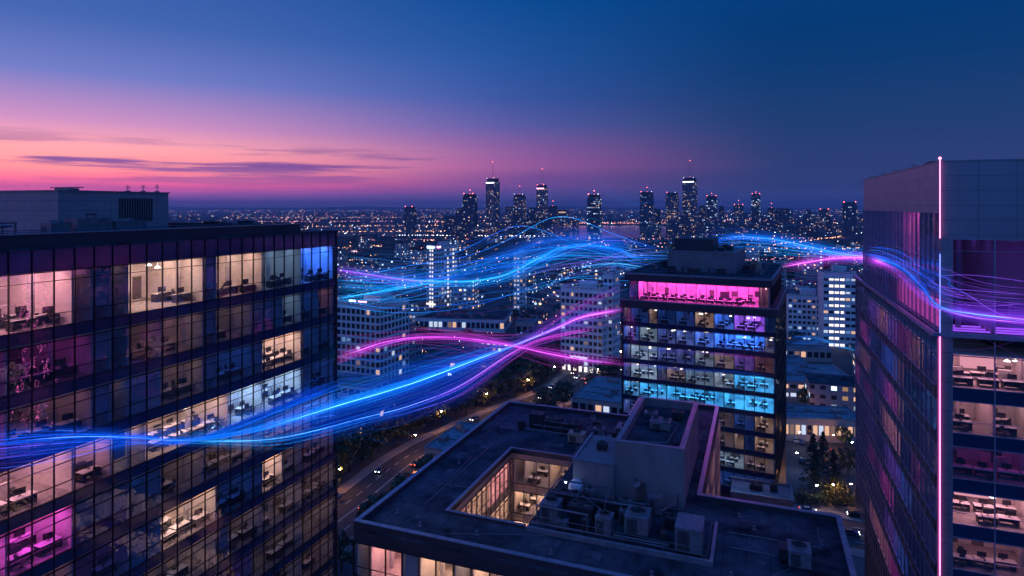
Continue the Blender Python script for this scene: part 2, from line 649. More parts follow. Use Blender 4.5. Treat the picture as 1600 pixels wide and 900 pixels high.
def make_chair():
    b = MB()
    b.box(-.25, .25, -.25, .25, .44, .53, 0)
    b.hexa([(-.24, .2, .55), (.24, .2, .55), (.24, .27, .55), (-.24, .27, .55), (-.22, .3, 1.1), (.22, .3, 1.1), (.22, .36, 1.1), (-.22, .36, 1.1)], 0)
    b.cyl((0, 0, .08), (0, 0, .45), .035, m=1)
    for k in range(5):
        a = k * 2 * math.pi / 5
        b.cyl((0, 0, .1), (.3 * math.cos(a), .3 * math.sin(a), .04), .025, .02, n=5, m=1)
    b.box(-.3, -.26, -.15, .15, .66, .7, 1)
    b.box(.26, .3, -.15, .15, .66, .7, 1)
    return b.mesh('office_chair', [M['black2'], M['black']])


def make_monitor():
    b = MB()
    b.box(-.36, .36, -.03, .03, .1, .56, 0)
    b.quad((-.3, -.021, .14), (.3, -.021, .14), (.3, -.021, .5), (-.3, -.021, .5), 1)
    b.cyl((0, .02, 0), (0, .02, .2), .03, n=6, m=0)
    b.box(-.12, .12, -.06, .1, 0, .015, 0)
    return b.mesh('monitor', [M['black'], M['screen']])


def make_sofa():
    b = MB()
    b.box(-.9, .9, -.4, .4, .12, .42, 0)
    b.box(-.9, .9, .22, .42, .42, .8, 0)
    b.box(-.98, -.78, -.4, .42, .12, .6, 0)
    b.box(.78, .98, -.4, .42, .12, .6, 0)
    for x in (-.85, .85):
        for y in (-.32, .32):
            b.cyl((x, y, 0), (x, y, .12), .03, n=5, m=1)
    return b.mesh('sofa', [M['black2'], M['black']])


def make_cabinet():
    b = MB()
    b.box(-.5, .5, -.22, .22, 0, 1.25, 0)
    for z in (.4, .8):
        b.box(-.49, .49, -.235, -.22, z, z + .02, 1)
    b.box(-.005, .005, -.235, -.22, .03, 1.2, 1)
    return b.mesh('storage_cabinet', [M['plaster_dim'], M['black']])


MESH = {'desk': make_desk(), 'chair': make_chair(), 'monitor': make_monitor(), 'sofa': make_sofa(), 'cabinet': make_cabinet()}
NAMES = {'desk': ('office_desk', 'desk'), 'chair': ('office_chair', 'chair'), 'monitor': ('monitor', 'monitor'), 'sofa': ('sofa', 'sofa'), 'cabinet': ('storage_cabinet', 'cabinet')}
LOOK = {'desk': 'white topped desk', 'chair': 'dark swivel chair', 'monitor': 'black screen', 'sofa': 'dark low sofa', 'cabinet': 'grey storage cabinet'}
ORD = ['first', 'second', 'third', 'fourth', 'fifth', 'sixth', 'seventh', 'eighth', 'ninth', 'tenth', 'eleventh', 'twelfth']
fcount = {}


def furn(kind, root, lx, ly, lz, rot, where):
    name, cat = NAMES[kind]
    o = bpy.data.objects.new(name, MESH[kind])
    COL.objects.link(o)
    c, s = math.cos(root.rotation_euler.z), math.sin(root.rotation_euler.z)
    o.location = (root.location.x + lx * c - ly * s, root.location.y + lx * s + ly * c, root.location.z + lz)
    o.rotation_euler = (0, 0, root.rotation_euler.z + rot)
    k = (kind, where)
    fcount[k] = fcount.get(k, 0) + 1
    n = fcount[k]
    tag(o, '%s, %s along, %s' % (LOOK[kind], ORD[n - 1] if n <= 12 else 'further one %d' % n, where), cat, {'desk': 'office desks behind glass', 'chair': 'office chairs behind glass', 'monitor': 'desk screens behind glass', 'sofa': 'sofas behind glass', 'cabinet': 'storage cabinets behind glass'}[kind])
    return o


# ------------------------------------------------------------------ glazed office fronts
pend = emit('pendant_glow', (1, .8, .62), 6.0, False)


def office_front(root, o, d, n, pw, npan, floors, depth, glassm, where, mull=(.045, .1), mullmat='frame', furniture=True,
                 tmat='frame', transom=(.95, -.7), spand=.95, seed=1, zmull=None, tilt=.004, spmat='spandrel', desk_rate=.75, slabmat='carpet', inner0=0.0, in_a0=.22, dark_room_glow=.55):
    """floors: list of (zfloor, zceiling, [(p0, p1, kind, strength, opts)], phrase)"""
    rr = random.Random(seed)
    fr = (o, d, n)
    P = lambda a, b, z: (o[0] + d[0] * a + n[0] * b, o[1] + d[1] * a + n[1] * b, z)
    z_lo = min(f[0] for f in floors) - spand
    z_hi = max(f[1] for f in floors)
    if zmull:
        z_lo, z_hi = zmull
    tr0 = .22 if inner0 else 0.0        # a second front starts clear of the corner
    ia, ib = max(inner0, in_a0) if inner0 else in_a0, npan * pw - .22
    for i in range(1 if inner0 else 0, npan + 1):
        b = MB()
        b.fbox(fr, i * pw - mull[0], i * pw + mull[0], -mull[1], .06, z_lo, z_hi)
        b.build('mullion', M[mullmat], root)
    L = npan * pw
    for fi, (zf, zc, segs, phrase) in enumerate(floors):
        b = MB()
        for i in range(npan):
            a0, a1 = i * pw + mull[0], (i + 1) * pw - mull[0]
            t1, t2 = rr.uniform(-tilt, tilt), rr.uniform(-tilt, tilt)
            h = zc - zf
            q = [P(a0, -t1 - t2, zf), P(a1, t1 - t2, zf), P(a1, t1 + t2, zc), P(a0, -t1 + t2, zc)]
            b.quad(*q)
        b.build('glazing', glassm, root)
        b = MB()
        b.fbox(fr, tr0, L, .0, .18, zf - spand, zf - .012)
        b.build('spandrel', M[spmat], root)
        b = MB()
        for tz in transom:
            z = zf + tz if tz > 0 else zc + tz
            b.fbox(fr, tr0, L, -.06, .05, z - .025, z + .025)
        b.fbox(fr, tr0, L, -.07, .08, zf - .012, zf + .06)
        b.fbox(fr, tr0, L, -.07, .08, zc - .06, zc + .012)
        b.build('transom', M[tmat], root)
        b = MB()
        b.fbox(fr, ia, ib, .2, depth, zf - .35, zf)
        b.build('floor_slab', M[slabmat], root)
        b = MB()
        b.fbox(fr, ia, ib, .2, depth, zc + .015, zc + .1)
        b.build('ceiling', M['ceiling'], root)
        # rooms
        edges = sorted(set([0, npan] + [s[0] for s in segs] + [s[1] for s in segs]))
        for e in edges:
            b = MB()
            ea = e * pw - .06
            if e == 0:
                ea = ia + .01
            elif e == npan:
                ea = ib - .13
            elif ea < ia:
                continue
            b.fbox(fr, ea, ea + .12, .25, depth, zf + .002, zc)
            b.build('partition', M['plaster'], root)
        b = MB()
        b.fbox(fr, ia, ib, depth + .003, depth + .15, zf - .35, zc + .1)
        for e0, e1, *_ in segs:
            # doors and boards on the back wall, seen as darker rectangles
            a = max(e0 * pw, ia) + .8
            while a < e1 * pw - 1.2:
                if rr.random() < .5:
                    wd = rr.choice((.9, 1.0, 1.8))
                    b.fbox(fr, a, a + wd, depth - .04, depth - .002, zf + .02 if wd < 1.5 else zf + 1.0, zf + 2.1, 1)
                    a += wd
                a += rr.uniform(.8, 2.5)
        for e0, e1, *_ in segs:
            a = max(e0 * pw, ia) + .4
            while a < e1 * pw - 1.0:
                q = rr.random()
                if q < .5:
                    wd = rr.uniform(.7, 2.2)
                    z0 = zf + rr.choice((.02, .02, .9, 1.2))
                    b.fbox(fr, a, min(a + wd, e1 * pw - .3), depth - .09, depth - .05, z0, min(zc - .25, z0 + rr.uniform(.8, 1.9)), rr.choice((2, 2, 3, 4)))
                    a += wd
                a += rr.uniform(.2, 1.4)
        b.build('back_wall', [M['plaster'], M['door'], M['plaster_dim'], M['blind'], M['black2']], root)
        if depth > 4.9:
            a = ia + rr.uniform(1, 3)
            while a < ib - 1:
                b = MB()
                p = P(a, 2.6, 0)
                b.cyl((p[0], p[1], zf + .002), (p[0], p[1], zc), .24, n=10)
                b.build('column', M['plaster_dim'], root)
                a += rr.uniform(5.5, 6.5)
        for si, sg in enumerate(segs):
            e0, e1, kind, st = sg[:4]
            if kind in 'dx' and dark_room_glow:
                kind, st = ('b' if kind == 'd' else 'x'), dark_room_glow * rr.uniform(.4, 1.6)  # dark rooms get an added faint blue ceiling glow to tint their panes
            opt = sg[4] if len(sg) > 4 else ''
            a0, a1 = max(e0 * pw, ia) + .2, e1 * pw - .2
            if a1 - a0 < .8:
                continue
            if kind not in 'dx' and st > 0:
                q = .34 if 's' in opt else .6
                k2 = .75 if 's' in opt else .5
                for t in ((1.3, depth * .6) if depth > 4 else (depth * .5,)):
                    b = MB()
                    b.fbox(fr, a0 + .3, max(a0 + .6, a1 - .3), t, t + q, zc - .05, zc - .005)
                    b.build('ceiling_light', lightmat(kind, st * LK * k2), root)
            if 'k' in opt:        # glowing sheet stands in for a brightly lit inner wall
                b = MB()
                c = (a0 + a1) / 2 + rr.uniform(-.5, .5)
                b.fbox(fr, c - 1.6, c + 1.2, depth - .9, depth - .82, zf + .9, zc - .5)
                b.build('wall_glow_sheet', lightmat(kind, max(1.2, st * .3)), root)
            if st >= 1.5 and depth > 4.9 and rr.random() < .7:
                for q in range(rr.randint(1, 3)):
                    b = MB()
                    p = P(rr.uniform(a0 + .5, a1 - .5), rr.uniform(1.5, 4.5), 0)
                    z = zc - rr.uniform(.5, .9)
                    b.cyl((p[0], p[1], z), (p[0], p[1], z + .18), .28, .1, n=10)
                    b.cyl((p[0], p[1], z + .18), (p[0], p[1], zc), .012, n=4)
                    b.build('pendant_lamp', pend, root)
            if 'l' in opt:
                b = MB()
                b.fbox(fr, a0, a1, .3, .36, zf + 1.0, zc)
                b.build('blind', M['blind'], root)
            if furniture and kind != 'x' and 'l' not in opt:
                for t0_ in ((1.25, 3.5) if (st >= 1.5 and depth > 4.9) else (1.4,)):
                    a = a0 + .9 + (.3 if t0_ > 2 else 0)
                    while a < min(a1, 40.5) - .7:
                        if rr.random() < desk_rate:
                            t = t0_ + rr.uniform(-.25, .35)
                            ang = math.atan2(d[1], d[0])
                            p = P(a, t, 0)
                            furn('desk', root, p[0], p[1], zf, ang + rr.uniform(-.05, .05), phrase)
                            p = P(a + rr.uniform(-.2, .2), t + .1, 0)
                            furn('monitor', root, p[0], p[1], zf + .745, ang + rr.choice((0, math.pi)) + rr.uniform(-.3, .3), phrase)
                            for sg_ in ((-.7, .8) if t0_ < 2 else (-.75,)):
                                if rr.random() < .52:
                                    p = P(a + rr.uniform(-.3, .3), t + sg_, 0)
                                    furn('chair', root, p[0], p[1], zf, ang + rr.uniform(0, 6.28), phrase)
                            if rr.random() < .3:
                                p = P(a, min(depth - .5, t + 2.0), 0)
                                furn(rr.choice(('cabinet', 'cabinet', 'sofa')), root, p[0], p[1], zf, ang, phrase)
                        a += rr.uniform(1.7, 2.0)


ORD += ['thirteenth', 'fourteenth', 'fifteenth', 'sixteenth', 'seventeenth', 'eighteenth', 'nineteenth', 'twentieth', 'twenty-first', 'twenty-second', 'twenty-third', 'twenty-fourth']
# ------------------------------------------------------------------ roof plant helpers
ac_n = [0]


def ac_unit(x, y, z, rot, w, d, h, label, mat='unit', fans=1, group=None):
    """air handling unit: casing on skids, side grille, fan cowls on top"""
    r = empty('rooftop_unit', (x, y, z), rot, label, 'roof unit', group)
    b = MB()
    b.box(-w / 2, w / 2, -d / 2, d / 2, .18, h)
    b.box(-w / 2 - .04, w / 2 + .04, -d / 2 - .04, d / 2 + .04, h, h + .06)
    b.build('casing', M[mat], r)
    b = MB()
    for sx in (-w / 2 + .15, w / 2 - .27):
        b.box(sx, sx + .12, -d / 2 - .1, d / 2 + .1, 0, .178)
    b.build('skid', M['frame'], r)
    b = MB()
    k = max(3, int(h / .14))
    for i in range(k):
        zz = .3 + (h - .5) * i / k
        b.box(-w * .4, w * .05, -d / 2 - .03, -d / 2 - .003, zz, zz + (h - .5) / k * .55)
    b.build('grille', M['unit_dark'], r)
    for i in range(fans):
        fx = (i + .5) / fans * w - w / 2
        b = MB()
        rad = min(w / fans, d) * .36
        b.cyl((fx, 0, h + .06), (fx, 0, h + .3), rad, n=14, caps=False)
        b.cyl((fx, 0, h + .1), (fx, 0, h + .13), rad * .98, n=14, m=1)
        for q in range(4):
            a = q * math.pi / 2
            b.box(fx - rad if q % 2 else fx - .03, fx + rad if q % 2 else fx + .03, -.03 if q % 2 else -rad, .03 if q % 2 else rad, h + .27, h + .29)
        b.build('fan_cowl', [M['unit'], M['unit_dark']], r)
    return r


def pipe_run(pts, rad, label, z0=0, name='roof_pipe', mat='pipe'):
    b = MB()
    b.pipe(pts, rad)
    for p in pts[::1]:
        b.octa(p, rad * 1.5)
    o = b.build(name, M[mat])
    return tag(o, label, 'pipe')


def railing(pts, h, label, step=1.6, mat='pipe', name='roof_railing'):
    r = empty(name, pts[0], 0, label, 'railing')
    o = Vector(pts[0])
    b = MB()
    pm = MB()
    pm.cyl((0, 0, 0), (0, 0, h), .03, n=5)
    pmesh = pm.mesh('post', M[mat])
    for a, c in zip(pts[:-1], pts[1:]):
        a, c = Vector(a) - o, Vector(c) - o
        for hh in (h, h * .52):
            b.cyl(a + Vector((0, 0, hh)), c + Vector((0, 0, hh)), .03, n=5)
        n = max(1, int((c - a).length / step))
        for k in range(n + 1):
            q = bpy.data.objects.new('post', pmesh)
            COL.objects.link(q)
            q.parent = r
            q.location = a.lerp(c, k / n)
    b.build('rail', M[mat], r)
    return r


def mast(x, y, z, h, label, dish=False):
    r = empty('antenna_mast', (x, y, z), 0, label, 'antenna')
    b = MB()
    b.cyl((0, 0, 0), (0, 0, h), .05, .03, n=6)
    b.cyl((0, 0, 0), (0, 0, .12), .25, n=8)
    b.build('pole', M['pipe'], r)
    b = MB()
    if dish:
        b.cyl((0, -.1, h * .8), (0, -.32, h * .83), .12, .45, n=12, caps=False)
    else:
        for k in range(3):
            b.cyl((-.35 + .1 * k, 0, h * (.6 + .15 * k)), (.35 - .1 * k, 0, h * (.6 + .15 * k)), .02, n=4)
    b.build('dish' if dish else 'aerial', M['unit'], r)
    return r


def world(root, lx, ly, lz=0):
    c, s = math.cos(root.rotation_euler.z), math.sin(root.rotation_euler.z)
    return Vector((root.location.x + lx * c - ly * s, root.location.y + lx * s + ly * c, root.location.z + lz))


TH = R(21.06)
CT, ST = math.cos(TH), math.sin(TH)
# ================================================================== LEFT TOWER
LT = empty('office_tower', (-20.9, 76, 0), -TH, 'dark glass office tower with many lit offices and a grey penthouse on its roof', 'office tower')
PW = 1.482
NP = 34
LLEN = PW * NP
zf = [Z(-8.62 - 4.1 * k) for k in range(11)]
zc = [Z(-4.62)] + [Z(-8.62 - 4.1 * k + 3.1) for k in range(1, 11)]
# panels are counted from the far corner (0) towards the viewer
rows = [
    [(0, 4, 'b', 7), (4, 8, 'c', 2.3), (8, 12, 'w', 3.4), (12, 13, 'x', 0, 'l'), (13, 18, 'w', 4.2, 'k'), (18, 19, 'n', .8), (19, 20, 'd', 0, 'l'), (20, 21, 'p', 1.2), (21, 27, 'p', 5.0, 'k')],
    [(0, 2, 'p', .8), (2, 4, 'd', 0), (4, 6, 'c', 1.8), (6, 8, 'd', 0, 'l'), (8, 9, 'd', 0), (9, 12, 'n', .55), (12, 13, 'x', 0, 'l'), (13, 16, 'w', .9), (16, 18, 'w', .4), (18, 19, 'b', .3), (19, 20, 'd', 0, 'l'), (20, 24, 'm', .7), (24, 27, 'm', .6)],
    [(0, 2, 'b', .5), (2, 4, 'd', 0), (4, 8, 'w', 5.0, 'k'), (8, 9, 'd', 0, 'l'), (9, 12, 'd', 0), (12, 13, 'd', 0, 'l'), (13, 16, 'w', 1.0, 's'), (16, 18, 'd', 0, 'l'), (18, 19, 'n', .7), (19, 20, 'd', 0, 'l'), (20, 24, 'p', .9), (24, 27, 'm', 1.0)],
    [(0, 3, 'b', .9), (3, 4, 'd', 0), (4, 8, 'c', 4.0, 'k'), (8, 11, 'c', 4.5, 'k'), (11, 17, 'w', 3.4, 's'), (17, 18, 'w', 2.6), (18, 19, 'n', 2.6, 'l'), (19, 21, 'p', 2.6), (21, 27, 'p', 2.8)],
    [(0, 3, 'n', .5), (3, 8, 'w', .8, 's'), (8, 9, 'd', 0, 'l'), (9, 13, 'w', .7), (13, 16, 'w', .8), (16, 17, 'd', 0, 'l'), (17, 18, 'd', 0), (18, 21, 'v', .35, 'l'), (21, 24, 'm', 3.6), (24, 27, 'm', 3.0)],
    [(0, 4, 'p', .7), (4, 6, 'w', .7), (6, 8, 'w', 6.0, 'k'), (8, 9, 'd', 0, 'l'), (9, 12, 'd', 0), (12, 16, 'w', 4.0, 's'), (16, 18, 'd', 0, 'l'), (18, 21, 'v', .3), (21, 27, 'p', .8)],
    [(0, 4, 'w', .9), (4, 8, 'n', 1.1), (8, 11, 'n', 1.1), (11, 12, 'n', .9, 'l'), (12, 17, 'n', 1.2), (17, 18, 'n', 1.0, 'l'), (18, 27, 'p', .8)],
    [(0, 4, 'w', 1.2), (4, 9, 'n', .6), (9, 12, 'v', .5), (12, 17, 'n', 1.1), (17, 27, 'p', .7)],
    [(0, 4, 'w', 1.0), (4, 12, 'n', .5), (12, 27, 'n', .7)],
    [(0, 27, 'n', .5)],
    [(0, 27, 'd', 0)],
]
floornames = ['top', 'second', 'third', 'fourth', 'fifth', 'sixth', 'seventh', 'eighth', 'ninth', 'tenth', 'eleventh']
LIGHTK = 1.0
fl = []
for k in range(11):
    fl.append((zf[k], zc[k], [(a, NP if b == 27 else b, c, (s * 1.6 if s > 2.5 else s * (.6 if k < 6 else .42)), *o) for a, b, c, s, *o in rows[k]], floornames[k] + ' glazed floor of the penthouse tower'))
office_front(LT, (0, 0), (0, -1), (-1, 0), PW, NP, fl[:9], 7.0, M['glass'], '', zmull=(Z(-47), Z(-2.9)), seed=3, mull=(.032, .07), spand=.85)
office_front(LT, (0, 0), (0, -1), (-1, 0), PW, NP, fl[9:], 7.0, M['glass'], '', furniture=False, zmull=(Z(-52), Z(-47)), seed=4, mull=(.032, .07), spand=.85)
b = MB()
# upper transom strip of blue glass between the roof edge and the top ceiling
b.fbox(((0, 0), (0, -1), (-1, 0)), 0, LLEN, .02, .2, Z(-4.6), Z(-3.05))
b.build('glass_fascia', M['spandrel'], LT)
b = MB()
b.box(-45, -7.2, -LLEN, -.02, .5, Z(-3.3))           # core behind the rooms
b.box(-7.2, -.02, -LLEN, -.02, .5, Z(-52.2))         # lower storeys
b.build('core', M['fascia'], LT)
b = MB()
b.box(-45.05, 0, -.018, .3, Z(-52), Z(-3.0))
b.box(-45.05, 0, -LLEN - .15, -LLEN - .02, .5, Z(-3.0))
b.build('end_wall', M['fascia'], LT)
b = MB()
b.box(-45.2, .16, -LLEN - .2, .32, Z(-3.05), Z(-2.88))
b.build('roof', M['roof'], LT)
b = MB()
b.box(-.95, -.6, -LLEN, -5.6, Z(-2.87), Z(-2.0))
b.box(-45, -.95, -5.95, -5.6, Z(-2.87), Z(-2.0))
b.box(-1.05, -.5, -LLEN, -5.5, Z(-2.0), Z(-1.93), 1)
b.build('parapet', [M['fascia'], M['coping']], LT)
PHx0, PHx1, PHy0, PHy1 = -34, -13.4, -23.4, -11.6
b = MB()
b.box(PHx0, PHx1, PHy0, PHy1, Z(-2.87), Z(1.38))
b.box(PHx0 - .12, PHx1 + .12, PHy0 - .12, PHy1 + .12, Z(1.38), Z(1.5), 1)
ph = b.build('penthouse', [M['cladding'], M['coping']], LT)
b = MB()
for i in range(14):
    b.box(PHx1 + .01, PHx1 + .07, -17.4 + i * .28, -17.4 + i * .28 + .14, Z(-1.6), Z(.8))
b.build('louvre', M['unit_dark'], ph)
b = MB()
b.box(PHx1 + .005, PHx1 + .05, -20.8, -19.8, Z(-2.8), Z(-.7))
b.build('door', M['door'], ph)
for i, (lx, ly) in enumerate([(-15.5, -21.2), (-14.2, -15.8), (-14.0, -14.2), (-13.9, -12.6)]):
    p = world(LT, lx, ly, Z(1.5))
    if i == 0:
        b = MB()
        b.box(-1.0, 1.0, -.5, .5, 0, .22)
        b.box(-2.2, 2.2, -.12, .12, .24, .34)
        o = b.build('roof_hatch', M['unit'], None, p, -TH)
        tag(o, 'low hatch with a bar on top of the left penthouse', 'roof hatch')
    else:
        mast(p.x, p.y, p.z, .55 + .1 * i, 'stub aerial on the left penthouse roof, %s from its far corner' % ORD[3 - i])
p = world(LT, -8.2, -24.2, Z(-2.87))
ac_unit(p.x, p.y, p.z, -TH, 1.6, 3.2, 1.75, 'taller pale unit beside the grey penthouse of the penthouse tower', fans=2)
p = world(LT, -8.0, -20.8, Z(-2.87))
ac_unit(p.x, p.y, p.z, -TH, 1.6, 3.0, 1.45, 'lower pale unit beside the grey penthouse of the penthouse tower', fans=1)
p = world(LT, -8.0, -27.2, Z(-2.87))
ac_unit(p.x, p.y, p.z, -TH, 1.3, 1.6, 1.4, 'small pale unit at the near end of the row by the left penthouse')
r = empty('pipe_rack', world(LT, -8, -34, Z(-2.87)), -TH, 'steel pipe rack standing on the penthouse tower roof before the penthouse', 'pipe rack')
for y in (-3, -1.4, 0, 1.6, 3.2):
    for x in (-.8, .8):
        b = MB()
        b.box(x - .06, x + .06, y - .06, y + .06, 0, 1.5)
        b.build('post', M['pipe'], r)
b = MB()
for x in (-.8, .8):
    b.box(x - .05, x + .05, -3.1, 3.3, 1.5, 1.62)
b.cyl((-.3, -3.1, 1.3), (-.3, 3.3, 1.3), .12)
b.cyl((.2, -3.1, 1.3), (.2, 3.3, 1.3), .09)
b.build('rail', M['pipe'], r)
railing([world(LT, -1.6, -38, Z(-2.0) - .02), world(LT, -1.6, -6.2, Z(-2.0) - .02)], .28, 'thin rail along the parapet of the penthouse tower roof', 2.4)
for i, (lx, ly, hh) in enumerate([(-6, -9.6, .9), (-4, -8.6, 1.1), (-9, -8.2, 1.0), (-12, -7, 1.2), (-7, -7.0, .95)]):
    p = world(LT, lx, ly, Z(-2.87))
    ac_unit(p.x, p.y, p.z, -TH, .9, 1.5, .75 + .1 * i, 'small dark unit past the left penthouse, %s from it' % ORD[i], 'unit_dark')

# ================================================================== CENTRAL TOWER
TC = R(26.0)
CB = empty('office_block', (23.2, 135, 0), -TC, 'glass office block with a glowing pink top floor and cyan lit floors below', 'office tower')
W, D = 30.0, 38.0
npc = 16
pwc = W / npc
zfl = [Z(-24.25 - 3.85 * i) for i in range(11)]
crow = [
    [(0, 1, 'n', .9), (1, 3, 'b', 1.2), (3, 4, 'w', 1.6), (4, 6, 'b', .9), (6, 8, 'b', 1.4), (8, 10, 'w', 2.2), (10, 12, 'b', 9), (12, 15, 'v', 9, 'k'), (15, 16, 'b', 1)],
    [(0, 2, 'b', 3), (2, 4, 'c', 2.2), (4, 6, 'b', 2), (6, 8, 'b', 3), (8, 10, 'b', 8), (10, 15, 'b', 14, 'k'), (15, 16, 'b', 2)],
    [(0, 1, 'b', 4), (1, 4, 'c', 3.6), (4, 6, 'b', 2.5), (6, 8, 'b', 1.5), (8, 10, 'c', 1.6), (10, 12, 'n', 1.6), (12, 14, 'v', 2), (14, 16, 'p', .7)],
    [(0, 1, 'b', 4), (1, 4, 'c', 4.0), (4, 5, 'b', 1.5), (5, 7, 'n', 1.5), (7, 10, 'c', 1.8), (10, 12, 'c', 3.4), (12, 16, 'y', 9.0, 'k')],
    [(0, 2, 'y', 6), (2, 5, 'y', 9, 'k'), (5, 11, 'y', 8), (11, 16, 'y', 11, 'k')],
    [(0, 2, 'b', 2), (2, 5, 'b', 1), (5, 10, 'b', .9), (10, 12, 'n', .6), (12, 14, 'b', 1.2), (14, 16, 'w', 1.8)],
    [(0, 2, 'w', 1.2), (2, 5, 'b', 1), (5, 10, 'b', .8), (10, 12, 'n', .9), (12, 13, 'w', 2.2), (13, 14, 'b', 1), (14, 16, 'w', 2.2)],
    [(0, 5, 'b', 1), (5, 10, 'c', 1.4), (10, 13, 'c', 2.4), (13, 16, 'n', .9)],
    [(0, 16, 'b', .8)],
]
cfn = ['first floor below the ledge of the pink-topped block', 'second floor below the ledge of the pink-topped block', 'third floor below the ledge of the pink-topped block', 'fourth floor below the ledge of the pink-topped block',
       'bright cyan floor of the pink-topped block', 'floor below the cyan one of the pink-topped block', 'seventh floor below the ledge of the pink-topped block', 'eighth floor below the ledge of the pink-topped block', 'ninth floor below the ledge of the pink-topped block']
fl = [(zfl[i], zfl[i] + 2.95, crow[i], cfn[i]) for i in range(9)]
office_front(CB, (0, 0), (1, 0), (0, 1), pwc, npc, fl, 8.0, M['glass_far'], '', spand=.85, zmull=(Z(-56.2), Z(-21.3)), seed=11, transom=(.0001,), mull=(.06, .15))
# right side, seen at a grazing angle
nps = 20
srow = [[(0, 4, 'n', .8), (4, 9, 'b', 1.5), (9, 14, 'b', 3), (14, 20, 'b', 1)], [(0, 5, 'b', 4), (5, 20, 'b', 1.5)], [(0, 6, 'n', 1), (6, 12, 'b', 4), (12, 20, 'b', 1)],
        [(0, 5, 'y', 5), (5, 20, 'b', 2)], [(0, 8, 'y', 6), (8, 20, 'y', 2)], [(0, 6, 'n', .8), (6, 20, 'b', 1)], [(0, 20, 'b', 1.5)], [(0, 9, 'n', 1.2), (9, 20, 'b', 1)], [(0, 20, 'b', 1)]]
fl = [(zfl[i], zfl[i] + 2.75, srow[i], 'side floor of the pink-topped block') for i in range(9)]
office_front(CB, (W, 0.0), (0, 1), (-1, 0), D / nps, nps, fl, 4.0, M['glass_far'], '', spand=1.08, zmull=(Z(-56.2), Z(-21.3)), furniture=False, inner0=8.4, seed=12, transom=(.0001,), mull=(.05, .05))
b = MB()
b.box(0.02, W - 4.2, 8.2, D, .5, Z(-21.2))
b.box(.02, W - .02, .05, D - .02, .5, Z(-56.2))
b.box(.02, 4, D - 2, D - .02, Z(-56.1), Z(-21.2))
b.box(.0, .3, .3, D, Z(-56.1), Z(-21.2))
b.build('core', M['fascia'], CB)
b = MB()
b.box(-.35, W + .35, -.35, D + .3, Z(-21.2), Z(-19.75))
b.box(-.4, W + .4, -.4, -.1, Z(-19.75), Z(-19.5), 1)
b.box(W + .1, W + .4, -.1, D + .3, Z(-19.75), Z(-19.5), 1)
b.build('ledge', [M['fascia'], M['coping']], CB)
# pink top storey
pf = [(Z(-19.7), Z(-15.75), [(0, 1, 'm', .6), (1, 13, 'm', 12, 's'), (13, 14, 'm', 1.5)], 'pink top floor of the pink-topped block')]
office_front(CB, (1.2, 1.0), (1, 0), (0, 1), 27.8 / 14, 14, pf, 6.5, M['glass_pale'], '', spand=.04, transom=(.0001,), mull=(.05, .08), seed=5, desk_rate=.95)
office_front(CB, (W - 1.0, 1.0), (0, 1), (-1, 0), 2.0, 17, [(Z(-19.7), Z(-15.75), [(0, 3, 'm', 3), (3, 17, 'm', .5)], 'pink side floor of the pink-topped block')], 3.0, M['glass_pale'], '', spand=.04, furniture=False, inner0=7.0, transom=(.0001,), mull=(.05, .08), seed=6)
b = MB()
b.box(1.3, W - 4.2, 8.0, D - 1, Z(-19.7), Z(-15.6))
b.box(1.22, 1.4, 1.4, D - 1, Z(-19.7), Z(-15.6))
b.build('top_core', M['plaster_dim'], CB)
b = MB()
b.box(.6, W - .6, -.1, D - .3, Z(-15.6), Z(-14.45))
b.build('roof_slab', M['fascia'], CB)
b = MB()
b.box(.5, W - .5, -.2, D - .2, Z(-14.45), Z(-14.3))
b.build('roof', M['roof'], CB)
b = MB()
for q in ((.5, W - .5, -.2, .2), (.5, W - .5, D - .6, D - .2), (.5, .9, .2, D - .6), (W - .9, W - .5, .2, D - .6)):
    b.box(*q, Z(-14.3), Z(-13.95))
b.build('parapet', M['coping'], CB)
b = MB()
b.box(7.2, 21.4, 10.9, 30, Z(-14.3), Z(-9.95))
b.box(7.1, 21.5, 10.8, 11.15, Z(-9.95), Z(-9.75), 1)
b.box(21.15, 21.5, 11.15, 30.1, Z(-9.95), Z(-9.75), 1)
b.box(7.1, 7.45, 11.15, 30.1, Z(-9.95), Z(-9.75), 1)
b.build('plant_room', [M['render'], M['coping']], CB)
b = MB()
b.box(8.0, 16.4, 14.0, 22, Z(-9.95), Z(-7.45))
b.box(7.9, 16.5, 13.9, 22.1, Z(-7.45), Z(-7.3))
b.build('lift_tower', M['fascia'], CB)
rr = random.Random(5)
i = 0
for lx, ly, w_, d_, h_, mt in [(8.6, 7.6, 1.8, 1.5, 1.3, 'unit_dark'), (11.4, 8.2, 1.3, 1.2, 1.6, 'unit'), (13.6, 7.4, 2.4, 1.4, 1.0, 'unit_dark'), (16.8, 8.4, 1.2, 1.2, 1.3, 'unit'), (19.0, 7.8, 1.8, 1.4, 1.1, 'unit_dark'),
                               (23.4, 14, 1.6, 1.8, 1.5, 'unit_dark'), (24.8, 19, 2, 2.6, 1.8, 'unit_tan'), (23.6, 25, 1.6, 1.6, 1.4, 'unit_dark'), (26.4, 9, 1.5, 1.5, 1.0, 'unit'), (5, 20, 1.6, 2, 1.4, 'unit_dark'), (4.2, 12, 1.4, 1.4, 1.1, 'unit')]:
    p = world(CB, lx, ly, Z(-14.3))
    ac_unit(p.x, p.y, p.z, -TC, w_, d_, h_, 'small roof unit, %s of those around the plant room on the pink-topped block' % ORD[i], mt)
    i += 1
for i, (lx, ly) in enumerate([(18.2, 14), (19.4, 18), (17.8, 24), (12, 26)]):
    p = world(CB, lx, ly, Z(-9.95))
    ac_unit(p.x, p.y, p.z, -TC, 1.4, 1.6, .8, 'low unit on top of the plant room of the pink-topped block, %s from its front' % ORD[i], 'unit_dark')
